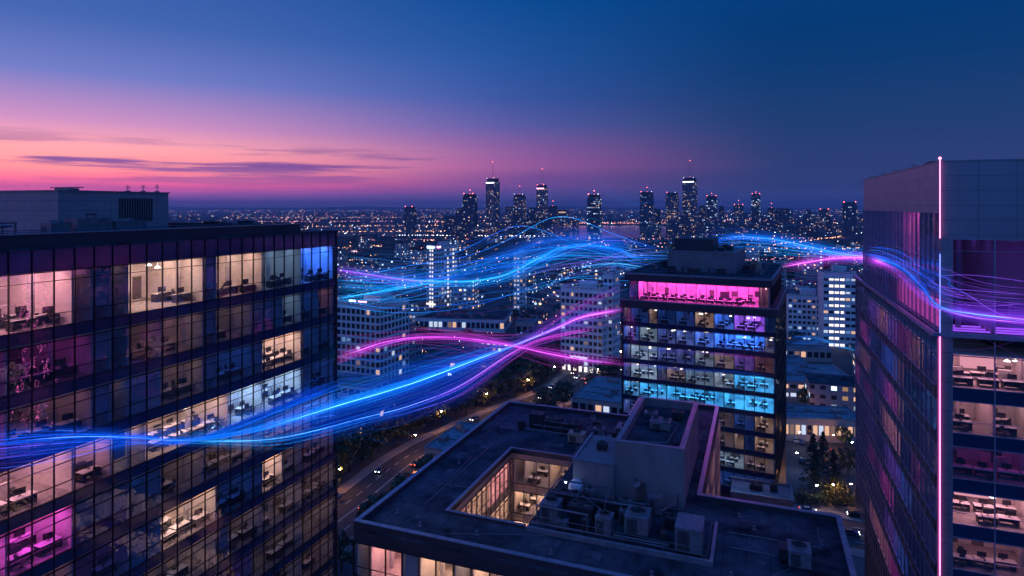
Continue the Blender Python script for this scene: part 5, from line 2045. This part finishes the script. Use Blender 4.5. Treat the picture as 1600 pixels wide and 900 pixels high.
# sprawl beyond that reads as one mass of roofs
b = MB()
for k in range(5200):
    y = 900 * (9500 / 900) ** rnd.random()
    x = rnd.uniform(-.85, .95) * y
    if 100 < x < 740 and 1580 < y < 2850:
        continue
    if mnoise.noise(Vector((x * .0011, y * .0008, 7))) < -.25:
        continue
    w_, d_, h = rnd.uniform(10, 40), rnd.uniform(10, 30), rnd.choice((5, 6, 8, 9, 12, 16))
    a = R(21)
    c, s = math.cos(a), math.sin(a)
    q = []
    for z in (0, h):
        for lx, ly in ((-w_ / 2, -d_ / 2), (w_ / 2, -d_ / 2), (w_ / 2, d_ / 2), (-w_ / 2, d_ / 2)):
            q.append((x + lx * c + ly * s, y - lx * s + ly * c, z))
    b.hexa(q)
o = b.build('distant_roofs', surf('distant_roof', (.11, .11, .125), .9, var=.4, scale=.01))
tag(o, 'endless low roofs of the far city under the horizon', 'city', kind='stuff')
# dark masses of far trees
b = MB()
for k in range(2600):
    y = 520 * (6000 / 520) ** rnd.random()
    x = rnd.uniform(-.8, .9) * y
    if 110 < x < 730 and 1580 < y < 2850:
        continue
    if mnoise.noise(Vector((x * .004, y * .0022, 11))) < .12 or not (y > 950 or free(x, y, 6)):
        continue
    s = rnd.uniform(4, 9)
    for q in range(9):
        p = Vector((x + rnd.gauss(0, s * .7), y + rnd.gauss(0, s * .7), rnd.uniform(.3, 1) * s))
        e = s * rnd.uniform(.3, .6)
        d = Vector((rnd.gauss(0, 1), rnd.gauss(0, 1), rnd.gauss(0, 1))).normalized()
        t1 = d.cross(Vector((0, 0, 1)) if abs(d.z) < .9 else Vector((1, 0, 0))).normalized() * e
        t2 = d.cross(t1).normalized() * e
        b.quad(p - t1, p - t2, p + t1, p + t2)
o = b.build('far_treetops', M['leaf'])
tag(o, 'dark tree masses between the roofs of the far city', 'trees', kind='stuff')

# glitter of street and window lights over the far city
cols = {'warm': ((1, .45, .2), 7), 'pink': ((1, .3, .32), 6), 'white': ((.9, .93, 1), 8), 'blue': ((.2, .5, 1), 7)}
gl = {k: MB() for k in cols}


def glit(x, y, z, k, f=1.0):
    gl[k].octa((x, y, z), max(.16, y / 1900.0 * f * (1.0 if y < 2500 else max(.5, 1 - (y - 2500) / 7000))), 0)


for k in range(8600):
    y = 280 * (14000 / 280) ** (rnd.random() ** .72)
    u = rnd.uniform(-.8, .9)
    x = u * y
    if 110 < x < 730 and 1580 < y < 2850:
        continue
    dens = .5 + mnoise.noise(Vector((u * 7, math.log(y) * 4.5, 1))) * .8
    if rnd.random() > dens:
        continue
    q = rnd.random()
    kk = 'warm' if q < .42 else 'pink' if q < .66 else 'white' if q < .87 else 'blue'
    if y < 900 and not free(x, y, 1.5):
        continue
    glit(x, y, rnd.uniform(4, 9) if y < 1500 else rnd.uniform(4, 16), kk, rnd.choice((.55, .7, .9, 1.25)))
# strings of lamps along far avenues
for (x0, y0, x1, y1, kk, n_) in [(-330, 1050, -190, 1120, 'pink', 40), (-420, 1120, -150, 1300, 'warm', 60), (-260, 700, -210, 1050, 'warm', 40), (-180, 640, -330, 700, 'pink', 34), (-560, 1400, -60, 1500, 'pink', 70), (-150, 900, 60, 980, 'warm', 36), (-300, 1700, 100, 1640, 'white', 60), (-700, 1900, -100, 2000, 'warm', 70), (300, 900, 560, 1000, 'pink', 44), (160, 560, 300, 640, 'blue', 40), (-190, 470, -110, 500, 'blue', 26), (380, 1150, 800, 1200, 'warm', 50), (30, 600, 120, 900, 'blue', 36), (-420, 900, -160, 1500, 'warm', 60), (-420, 900, -700, 1250, 'pink', 40), (-300, 620, -150, 760, 'warm', 26), (-260, 560, -330, 900, 'white', 30), (-900, 2400, 200, 2700, 'warm', 70), (-200, 1150, 60, 1350, 'pink', 40),
                                 (200, 2860, 760, 2860, 'pink', 60), (150, 3000, 900, 3100, 'warm', 50), (300, 1500, 900, 1560, 'pink', 60), (500, 1250, 900, 1700, 'warm', 50), (-1900, 4200, 600, 4600, 'warm', 80), (600, 3500, 3200, 3900, 'pink', 90), (80, 700, 330, 860, 'white', 30),
                                 (-90, 640, 60, 680, 'white', 24), (700, 2900, 2000, 3000, 'warm', 70), (-1300, 3200, -100, 3300, 'pink', 60)]:
    for i in range(int(n_ * 1.4)):
        t = i / (n_ * 1.4) + rnd.uniform(-.004, .004)
        glit(x0 + (x1 - x0) * t + rnd.gauss(0, 3), y0 + (y1 - y0) * t + rnd.gauss(0, 4), 8, kk, rnd.choice((.5, .8, 1.1)))
for k in cols:
    o = gl[k].build('city_lights', emit('city_light_' + k, cols[k][0], cols[k][1], False))
    tag(o, '%s points of light scattered over the far city' % {'warm': 'orange', 'pink': 'reddish pink', 'white': 'white', 'blue': 'cold blue'}[k], 'city lights', kind='stuff')

# ================================================================== SKYLINE
def skytower(px0, px1, top, base, mat, label, th=21, crown=1, mast_top=None, beacons='red', setback=None, rim=None):
    y = 85.0 * 1000 / (base - HOR)
    w = (px1 - px0) / 1000.0 * y
    h = H - (top - HOR) / 1000.0 * y
    cx = ((px0 + px1) / 2 - 800) / 1000.0 * y
    t = R(th)
    s = w / (abs(math.cos(t)) + .75 * abs(math.sin(t)))
    d = s * .75
    b = MB()
    ch = h * .06
    b.box(-s / 2, s / 2, -d / 2, d / 2, 0, h - ch)
    o = b.build('skyscraper', M[mat], None, (cx, y, 0), -t)
    tag(o, label, 'skyscraper')
    b = MB()
    if crown == 1:
        b.box(-s * .42, s * .42, -d * .42, d * .42, h - ch, h)
    elif crown == 2:
        b.box(-s * .5, -s * .05, -d * .45, d * .45, h - ch, h)
        b.box(-s * .05, s * .5, -d * .45, d * .45, h - ch, h - ch * .45)
    else:
        b.box(-s * .5, s * .5, -d * .5, d * .5, h - ch, h)
    b.build('crown', M['fascia'], o)
    if setback:
        b = MB()
        b.box(s / 2, s / 2 + s * setback, -d * .4, d * .4, 0, h * .72)
        b.build('lower_wing', M[mat], o)
    if rim:
        b = MB()
        b.box(-s * .46, s * .46, -d * .5 - .6, -d * .5 - .1, h - ch - 3.5, h - ch - .5)
        b.build('lit_rim', M[rim], o)
    if mast_top:
        mh = (base - mast_top) / 1000.0 * y - h * (1) + 0
        mh = H - (mast_top - HOR) / 1000.0 * y - h
        b = MB()
        b.cyl((0, 0, h), (0, 0, h + mh), .55, .25, n=5)
        b.octa((0, 0, h + mh), 1.0, 1)
        b.octa((0, 0, h + mh * .08), .8, 1)
        b.build('mast', [M['tail_light'] if False else M['fascia'], M['beacon']], o)
    if beacons:
        for sx in (-1, 1):
            b = MB()
            b.octa((sx * s * .4, -d * .44, h + .8), 1.15)
            b.build('beacon', M['beacon_white' if beacons == 'white' or (beacons == 'mix' and sx > 0) else 'beacon'], o)
    return o


skytower(632, 650, 323, 371, 'facA', 'lone dark tower standing apart at the left end of the skyline')
skytower(712, 725, 328, 374, 'facA', 'shorter dark tower against the left side of the red-cornered one', beacons=None)
skytower(723, 746, 303, 377, 'facA', 'broad dark tower with red lamps at both top corners', mast_top=297)
skytower(759, 781, 279, 373, 'facB', 'tallest penthouse tower with bright window rows and a red-tipped mast', mast_top=253, beacons='white', rim='beacon_white', th=38)
skytower(802, 822, 304, 368, 'facB', 'tower with two bright white lamps on its top corners', mast_top=291, beacons='white')
skytower(826, 839, 324, 369, 'facA', 'low dark tower between the white-lamped and the pink-topped one', beacons=None)
skytower(838, 856, 289, 366, 'facB', 'slender tower with a pink lit left face and a thin mast', mast_top=264, rim='sign_pink', th=34)
skytower(856, 872, 322, 371, 'facA', 'square dark tower with a short red aerial', mast_top=314, beacons=None)
skytower(872, 887, 328, 371, 'facB', 'low tower with a lit rim at the edge of the water', crown=3, beacons=None, rim='win_warm')
skytower(917, 940, 304, 389, 'facC', 'dark tower with cyan windows standing alone before the lake', mast_top=298, beacons='mix')
skytower(999, 1023, 300, 369, 'facA', 'broad dark tower just right of the lake', mast_top=293, beacons='mix')
skytower(1022, 1034, 329, 365, 'facA', 'low tower beside the broad one right of the lake', beacons=None)
skytower(1040, 1061, 301, 367, 'facB', 'reddish tower left of the tallest neon-edged tower', beacons='mix', th=34)
skytower(1066, 1090, 278, 367, 'facB', 'tallest tower of the right group with a stepped top and mast', mast_top=251, beacons='white', rim='beacon_white', th=36)
skytower(1091, 1104, 321, 365, 'facA', 'dark low tower at the right foot of the tallest right one', beacons=None)
skytower(1102, 1122, 306, 364, 'facC', 'bluish tower with two red aerial lamps', mast_top=302)
skytower(1123, 1132, 322, 362, 'facA', 'narrow low tower next to the bluish one', beacons=None)
skytower(1145, 1163, 320, 366, 'facB', 'tower with three red lamps and a square head', mast_top=313, setback=.4)
skytower(1173, 1189, 303, 362, 'facC', 'slim pale blue tower with red lamps right of the skyline centre', mast_top=300)
skytower(1198, 1213, 325, 365, 'facA', 'dark stub tower right of the slim pale blue one', mast_top=318, beacons=None)
skytower(1222, 1236, 326, 364, 'facA', 'dark stub tower halfway to the neon-edged tower', beacons=None)
skytower(1279, 1296, 327, 368, 'facB', 'squat tower left of the last broad one')
skytower(1315, 1339, 316, 376, 'facA', 'last broad tower beside the neon-edged tower with red corner lamps')
for i in range(72):
    px = rnd.choice((rnd.uniform(690, 890), rnd.uniform(1000, 1345)))
    wd = rnd.uniform(7, 17)
    bs = rnd.uniform(358, 374)
    tp = bs - rnd.uniform(14, 38)
    skytower(px, px + wd, tp, bs, rnd.choice(('facA', 'facA', 'facB')), '%s mid-height block filling the skyline %s' % (rnd.choice(('dark', 'dim')), 'left of the lake' if px < 900 else 'right of the lake'), crown=rnd.choice((1, 2, 3)), beacons=None)['group'] = 'mid-height blocks filling the skyline'

# ================================================================== LIGHT STREAMS
strand_mat = newmat('light_strand')
t = NT(strand_mat)
o_ = t.n('ShaderNodeOutputMaterial')
e_ = t.n('ShaderNodeEmission')
a_ = t.n('ShaderNodeVertexColor', layer_name='Col')
t.l(a_.outputs[0], e_.inputs[0])
e_.inputs[1].default_value = 1.0
t.l(e_.outputs[0], o_.inputs[0])
strand_mat.cycles.emission_sampling = 'NONE'


def glow_mat(name, c, s):
    m = newmat(name)
    t = NT(m)
    o1 = t.n('ShaderNodeOutputMaterial')
    e1 = t.n('ShaderNodeEmission')
    e1.inputs[0].default_value = (*c, 1)
    e1.inputs[1].default_value = s
    t.l(e1.outputs[0], o1.inputs['Volume'])
    m.cycles.emission_sampling = 'NONE'
    return m


def lt_face(px, delta):
    return 50160.0 * (1 - delta / 46.8) / (1185.0 - px)


def rt_left(px, delta):
    return 59.0 * 285 / (px - 1185.0) * (1 - delta / 15.7)


def rt_right(px, delta):
    r = (px - 800) / 1000.0
    s = (r * 59 - 39.5) / (CT + ST * r)
    return (59 - ST * s) * (1 - delta / 69.2)


BLUE, CYAN, MAG, VIO, PINK, WHITE = (.004, .11, 1.0), (.01, .36, 1.0), (.75, .06, .85), (.28, .08, 1.0), (.85, .14, .62), (.55, .8, 1.0)


def mixc(a, b_, f):
    return tuple(x * (1 - f) + y * f for x, y in zip(a, b_))


def palette(stops, t):
    for (t0, c0), (t1, c1) in zip(stops[:-1], stops[1:]):
        if t <= t1:
            return mixc(c0, c1, max(0, min(1, (t - t0) / max(1e-6, t1 - t0))))
    return stops[-1][1]


def tube(b, pts, rads, cols, n=4):
    i0 = len(b.v)
    L = len(pts)
    for i, p in enumerate(pts):
        a = pts[max(0, i - 1)]
        c = pts[min(L - 1, i + 1)]
        tng = (c - a)
        if tng.length < 1e-6:
            tng = Vector((1, 0, 0))
        tng.normalize()
        s1 = tng.cross(Vector((0, 0, 1))).normalized()
        s2 = s1.cross(tng)
        for k in range(n):
            an = 2 * math.pi * k / n
            v = p + (s1 * math.cos(an) + s2 * math.sin(an)) * rads[i]
            b.v.append(tuple(v))
            if b.c is not None:
                b.c.append(cols[i])
    for i in range(L - 1):
        for k in range(n):
            k2 = (k + 1) % n
            b.f.append((i0 + i * n + k, i0 + (i + 1) * n + k, i0 + (i + 1) * n + k2, i0 + i * n + k2))
            b.m.append(0)
    b.f.append(tuple(i0 + k for k in range(n)))
    b.m.append(0)
    b.f.append(tuple(i0 + (L - 1) * n + k for k in reversed(range(n))))
    b.m.append(0)


def stream(label, ctrl, n, pal, seed, bright=1.0, core=None, glow=None, wisp=.25, thick=1.0, beads=6, flat=.7):
    """ctrl: (px, py, distance, spread in m)"""
    rr_ = random.Random(seed)
    P = [AT(c[0], c[1], c[2]) for c in ctrl]
    S = [Vector((c[3], 0, 0)) for c in ctrl]
    path = catmull(P, 16)
    spr = [max(.02, q.x) for q in catmull(S, 16)]
    L = len(path)
    root = empty('light_stream', path[0], 0, label, 'light stream')
    org = path[0]
    for si in range(int(n * 1.25)):
        phi, r0 = rr_.uniform(0, 6.28), abs(rr_.gauss(0, .55))
        outl = rr_.random() < wisp
        if outl:
            r0 = rr_.uniform(.9, 3.0)
        tw = rr_.uniform(-3.5, 3.5)
        t0 = rr_.uniform(0, .55) if rr_.random() < .6 else 0
        t1 = t0 + rr_.uniform(.3, .8)
        if rr_.random() < .35:
            t0, t1 = 0, 1
        i0, i1 = int(t0 * (L - 1)), min(L - 1, int(t1 * (L - 1)))
        if i1 - i0 < 5:
            continue
        w = rr_.uniform(.5, 1.0) * thick
        br = bright * (rr_.uniform(.2, .6) if outl else rr_.uniform(.4, 1.4) + (1.8 if rr_.random() < .15 else 0))
        shift = rr_.uniform(-.12, .12)
        pts, rads, cl = [], [], []
        wob = rr_.uniform(.5, 2.5)
        for i in range(i0, i1 + 1):
            f = i / (L - 1)
            a = path[max(0, i - 1)]
            c = path[min(L - 1, i + 1)]
            tg = (c - a).normalized()
            s1 = tg.cross(Vector((0, 0, 1))).normalized()
            s2 = s1.cross(tg)
            an = phi + tw * f
            rad = spr[i] * r0 * (1 + .25 * math.sin(wob * 6.28 * f + phi))
            pts.append(path[i] - org + s1 * (math.cos(an) * rad * flat) + s2 * (math.sin(an) * rad))
            e = min(1.0, (i - i0) / 6.0 + .05, (i1 - i) / 6.0 + .05)
            dist = path[i].y
            rads.append((dist / 1000.0) * (.11 if outl else .135) * w * (.35 + .65 * e))
            cc = palette(pal, max(0, min(1, f + shift)))
            k = br * (.25 + .75 * e)
            cl.append(tuple(v * k for v in cc))
        b = MB()
        b.c = []
        tube(b, pts, rads, cl)
        for q in range(rr_.randint(0, beads) if not outl else rr_.randint(0, 2)):
            j = rr_.randrange(len(pts))
            v0 = len(b.v)
            b.octa(pts[j], rads[j] * rr_.uniform(1.3, 2.2))
            bc = mixc(cl[j], (1.0 * br, 1.0 * br, 1.4 * br), .35)
            b.c += [tuple(v * 1.8 for v in bc)] * (len(b.v) - v0)
        b.build('strand', strand_mat, root)
    if core:
        for (c0, c1, wf, kb) in core:
            i0, i1 = int(c0 * (L - 1)), int(c1 * (L - 1))
            pts, rads, cl = [], [], []
            for i in range(i0, i1 + 1):
                e = min(1.0, (i - i0) / 10.0 + .05, (i1 - i) / 10.0 + .05)
                pts.append(path[i] - org)
                rads.append(path[i].y / 1000.0 * wf * .68 * (.3 + .7 * e))
                pc_ = palette(pal, i / (L - 1))
                pc_ = mixc(pc_, (.35 + pc_[0] * .5, .75, 1.0) if pc_[0] < .5 else (1.0, .5, 1.0), .3)
                cl.append(tuple(v * kb * 1.9 * (.2 + .8 * e) for v in pc_))
            b = MB()
            b.c = []
            tube(b, pts, rads, cl, 6)
            b.build('core_strand', strand_mat, root)
    if glow:
        for (g0, g1, mul, (gc, gs)) in glow:
            i0, i1 = int(g0 * (L - 1)), int(g1 * (L - 1))
            for lay, fr_ in enumerate((1.0, .72, .48, .28)):
                pts, rads = [], []
                for i in range(i0, i1 + 1):
                    e = min(1.0, (i - i0) / 18.0 + .02, (i1 - i) / 18.0 + .02)
                    pts.append(path[i] - org)
                    rads.append(spr[i] * mul * math.sin(e * math.pi / 2) * fr_)
                mean = sum(rads) / len(rads)
                b = MB()
                tube(b, pts, rads, None, 12)
                b.build('glow', glow_mat('soft_glow', gc, gs * .3 / (2 * mean)), root)
    return root


GB1 = ((.004, .16, 1.0), .13)
GB2 = ((.004, .06, 1.0), .085)
GM1 = ((.6, .04, .9), .1)
GV1 = ((.22, .03, 1.0), .3)
GC1 = ((.004, .14, 1.0), .09)
A = lt_face
USE_GLOW = True


def G(*a):
    return list(a) if USE_GLOW else None


stream('broad blue stream sweeping from the penthouse tower front up to the pink-topped block, turning magenta', [(-60, 700, A(-60, 1.6), .5), (40, 688, A(40, 1.6), .5), (130, 682, A(130, 1.8), .35), (215, 684, A(215, 2.0), .3), (292, 688, A(292, 2.2), .28), (400, 672, A(400, 3), .6), (527, 634, 74, 1.1), (650, 597, 88, 1.3), (760, 556, 102, 1.0), (806, 539, 108, .6), (860, 517, 115, .9), (910, 496, 122, 1.1), (972, 484, 131, 1.4)],
       46, [(0, BLUE), (.3, BLUE), (.5, CYAN), (.72, BLUE), (.82, VIO), (.9, MAG), (1, MAG)], 1, 1.6, core=[(.08, .36, .7, 1.6), (.42, .86, .75, 2.0), (.78, 1.0, .7, 1.6), (.6, .88, .5, 3.2)], glow=G((.02, .98, 2.6, GB2), (.3, .84, 1.3, GB1)), thick=1.0)
stream('lower blue stream branching below the broad one and rejoining it at the crossing', [(292, 689, A(292, 2.4), .25), (400, 688, A(400, 3), .35), (470, 678, A(470, 4), .5), (560, 655, 77, .7), (640, 634, 86, .9), (720, 602, 96, 1.1), (800, 551, 106, .8), (850, 528, 113, .8), (930, 512, 124, 1.8)],
       30, [(0, CYAN), (.5, BLUE), (.66, VIO), (.8, MAG), (1, MAG)], 2, 1.3, core=[(.0, .62, .55, 1.7), (.55, .85, .45, 1.3)], glow=G((.02, .8, 2.4, GB2)))
stream('cluster of blue strands fanning out over the left part of the penthouse tower', [(-60, 720, A(-60, 1.2), 1.0), (30, 706, A(30, 1.2), 1.0), (120, 696, A(120, 1.3), .8), (210, 688, A(210, 1.6), .5), (300, 688, A(300, 2), .25), (380, 660, A(380, 2.4), .6), (470, 622, A(470, 3), 1.0), (540, 596, 77, 1.3)],
       34, [(0, VIO), (.2, BLUE), (.6, BLUE), (1, BLUE)], 3, 1.0, glow=G((.05, .95, 1.7, GB2)), wisp=.4)
stream('magenta stream arching from the penthouse tower past the gridded block to the pink-topped block', [(524, 560, 78, 1.0), (560, 548, 82, .7), (600, 535, 87, .5), (650, 527, 92, .45), (710, 527, 98, .55), (760, 533, 103, .7), (806, 541, 108, .45), (860, 553, 114, .8), (910, 562, 121, .9), (972, 569, 130, .7)],
       30, [(0, PINK), (.15, MAG), (.5, MAG), (1, MAG)], 4, 1.1, core=[(.05, .95, .6, 1.2)], glow=G((.05, .97, 2.0, GM1)), wisp=.35)
stream('fan of thin magenta strands rising over the residential block', [(800, 545, 108, .8), (845, 515, 114, 1.4), (890, 488, 120, 1.9), (940, 466, 127, 2.2), (978, 452, 132, 2.4)],
       22, [(0, VIO), (.5, MAG), (1, VIO)], 5, .7, wisp=.5)
stream('upper cyan stream dipping past the tall white tower and rising towards the lake', [(522, 420, 120, 1.6), (575, 429, 135, 1.5), (640, 438, 160, 1.4), (690, 440, 185, 1.2), (745, 439, 210, 1.3), (795, 428, 240, 1.8), (840, 405, 275, 2.6), (880, 388, 310, 2.4), (920, 384, 340, 3.0), (965, 392, 360, 4.5), (1000, 408, 370, 5)],
       46, [(0, VIO), (.12, VIO), (.25, CYAN), (.6, CYAN), (.8, BLUE), (1, CYAN)], 6, 1.3, core=[(.15, .7, .5, 1.5), (.6, .85, .4, 1.2)], glow=G((.05, .95, 2.2, GC1)), wisp=.35)
stream('loose bundle of cyan strands spreading below the upper stream at the left', [(522, 468, 150, 3.5), (580, 458, 160, 4), (640, 448, 175, 3), (700, 440, 195, 1.6)], 26, [(0, CYAN), (1, CYAN)], 7, 1.5, wisp=.45)
stream('higher thin blue strands above the upper stream', [(690, 432, 190, 1.5), (745, 415, 215, 2), (800, 396, 250, 2.6), (850, 378, 300, 3), (900, 371, 330, 4), (960, 378, 350, 6), (1020, 388, 370, 6)], 24, [(0, CYAN), (.5, BLUE), (1, BLUE)], 8, .8, wisp=.3, glow=G((.1, .95, 1.6, GC1)))
stream('cyan strands looping low before the pink-topped block roof', [(905, 418, 300, 2), (930, 414, 300, 1.6), (965, 412, 300, 2), (1000, 417, 300, 3), (1030, 424, 300, 3)], 16, [(0, CYAN), (1, CYAN)], 9, 1.0, core=[(0, .8, .35, 1.5)])
stream('wide veil of blue strands over the district before the lake', [(800, 440, 260, 8), (860, 425, 280, 9), (930, 412, 300, 9), (1000, 402, 320, 8), (1060, 398, 330, 6)], 26, [(0, CYAN), (.5, VIO), (1, CYAN)], 10, 1.2, wisp=.5)
stream('blue stream arching behind the pink-topped block roof towards the neon-edged tower', [(1105, 376, 330, 3), (1150, 370, 310, 2.4), (1200, 373, 280, 2.0), (1250, 382, 240, 1.7), (1300, 394, 190, 1.2), (1348, 401, 124, .8), (1395, 412, rt_left(1395, 2.5), .5), (1435, 443, rt_left(1435, 2.0), .45), (1466, 478, rt_left(1466, 1.5), .3), (1520, 490, rt_right(1520, 1.2), .25), (1610, 500, rt_right(1610, 1.2), .35), (1680, 505, rt_right(1680, 1.2), .4)],
       44, [(0, BLUE), (.4, CYAN), (.6, BLUE), (.76, BLUE), (.84, CYAN), (.9, VIO), (1, MAG)], 11, 1.2, core=[(.05, .55, .4, 1.2), (.7, .92, .6, 1.4), (.86, 1, .7, 1.2)], glow=G((.05, .55, 2.0, GC1), (.74, 1.0, 5.0, GV1)), wisp=.35)
stream('magenta stream from the pink-topped block roof to the neon-edged tower', [(1222, 417, 150, 1.0), (1260, 410, 145, 1.0), (1300, 404, 136, .7), (1350, 403, 112, .6), (1395, 420, rt_left(1395, 2.5), .7), (1440, 462, rt_left(1440, 2.0), .5), (1468, 482, rt_left(1468, 1.4), .3), (1530, 497, rt_right(1530, 1.0), .35), (1620, 506, rt_right(1620, 1.0), .4)],
       26, [(0, MAG), (.45, MAG), (.6, VIO), (.8, VIO), (1, MAG)], 12, 1.2, core=[(0, .5, .7, 1.4), (.75, 1, .6, 1.0)], glow=G((.02, .5, 2.0, GM1)))
stream('thin strands hanging in front of the neon-edged tower lounge', [(1352, 395, rt_left(1352, 1.8), .8), (1400, 408, rt_left(1400, 1.8), 1.2), (1440, 430, rt_left(1440, 1.6), 1.6), (1474, 452, rt_right(1474, 1.4), 1.9), (1530, 462, rt_right(1530, 1.2), 2.0), (1620, 470, rt_right(1620, 1.2), 2.0)],
       34, [(0, BLUE), (.5, BLUE), (.65, VIO), (1, VIO)], 13, 1.1, wisp=.3, beads=3)
stream('thin blue and magenta strands crossing the front of the pink-topped block', [(960, 568, 132, .6), (1010, 571, 131.2 - 2, .5), (1070, 578, 126, .5), (1140, 582, 121, .5), (1210, 590, 117, .4)], 12, [(0, MAG), (.25, BLUE), (1, BLUE)], 14, .5, wisp=.2)
stream('thin blue strands passing one floor higher on the pink-topped block', [(985, 545, 131, .4), (1050, 548, 127, .5), (1120, 553, 122, .5), (1205, 561, 117, .4)], 9, [(0, BLUE), (.6, VIO), (1, MAG)], 15, .5, wisp=.2)
stream('patch of bright cyan strands low behind the neon-edged tower edge', [(1236, 530, 300, 3), (1280, 532, 290, 3), (1310, 540, 280, 2), (1345, 546, 270, 1.6)], 14, [(0, BLUE), (.7, CYAN), (1, CYAN)], 16, .9, wisp=.4)
stream('faint blue strands low between the gridded block and the crossing', [(640, 590, 150, 4), (700, 576, 160, 5), (770, 560, 165, 4), (840, 545, 170, 3)], 18, [(0, BLUE), (1, VIO)], 17, .45, wisp=.5)
stream('thin magenta strands behind the gridded block', [(640, 512, 160, 3), (700, 515, 165, 3), (760, 520, 168, 2.5), (830, 520, 170, 2)], 12, [(0, PINK), (1, MAG)], 18, .5, wisp=.5)

stream('wide web of hair-thin cyan strands over the district from the penthouse tower to the lake', [(522, 446, 170, 5), (600, 448, 185, 6), (690, 436, 210, 7), (790, 416, 255, 10), (880, 400, 310, 13), (960, 402, 345, 14), (1040, 404, 360, 12)], 60, [(0, CYAN), (.4, BLUE), (.7, CYAN), (1, BLUE)], 21, 1.6, wisp=.35, thick=.85, beads=7)
stream('web of hair-thin blue strands low beside the gridded block', [(522, 585, 110, 3.5), (580, 580, 118, 4), (650, 570, 128, 4), (720, 560, 135, 3), (800, 545, 140, 2)], 30, [(0, BLUE), (.6, BLUE), (1, VIO)], 22, 1.1, wisp=.4, thick=.8)
stream('web of hair-thin blue strands beyond the pink-topped block towards the neon-edged tower', [(1100, 390, 330, 7), (1170, 384, 300, 6), (1240, 390, 260, 5), (1300, 398, 200, 3), (1346, 402, 140, 1.6)], 30, [(0, BLUE), (.5, CYAN), (.8, VIO), (1, MAG)], 23, 1.4, wisp=.35, thick=.8)
stream('hair-thin violet strands low between the pink-topped block and the neon-edged tower', [(1222, 452, 200, 3), (1270, 440, 200, 4), (1340, 428, 190, 3)], 14, [(0, VIO), (1, MAG)], 24, .45, wisp=.4, thick=.8)

# ================================================================== HAZE
if True:
    b = MB()
    b.box(-20400, 20400, -450, 20400, -1.0, 232.0)
    hz = newmat('evening_haze')
    t = NT(hz)
    o1 = t.n('ShaderNodeOutputMaterial')
    v1 = t.n('ShaderNodeVolumePrincipled')
    v1.inputs['Color'].default_value = (.62, .74, 1.0, 1)
    v1.inputs['Density'].default_value = .0001
    v1.inputs['Anisotropy'].default_value = .2
    t.l(v1.outputs[0], o1.inputs['Volume'])
    o = b.build('haze', hz)
    tag(o, kind='stuff')
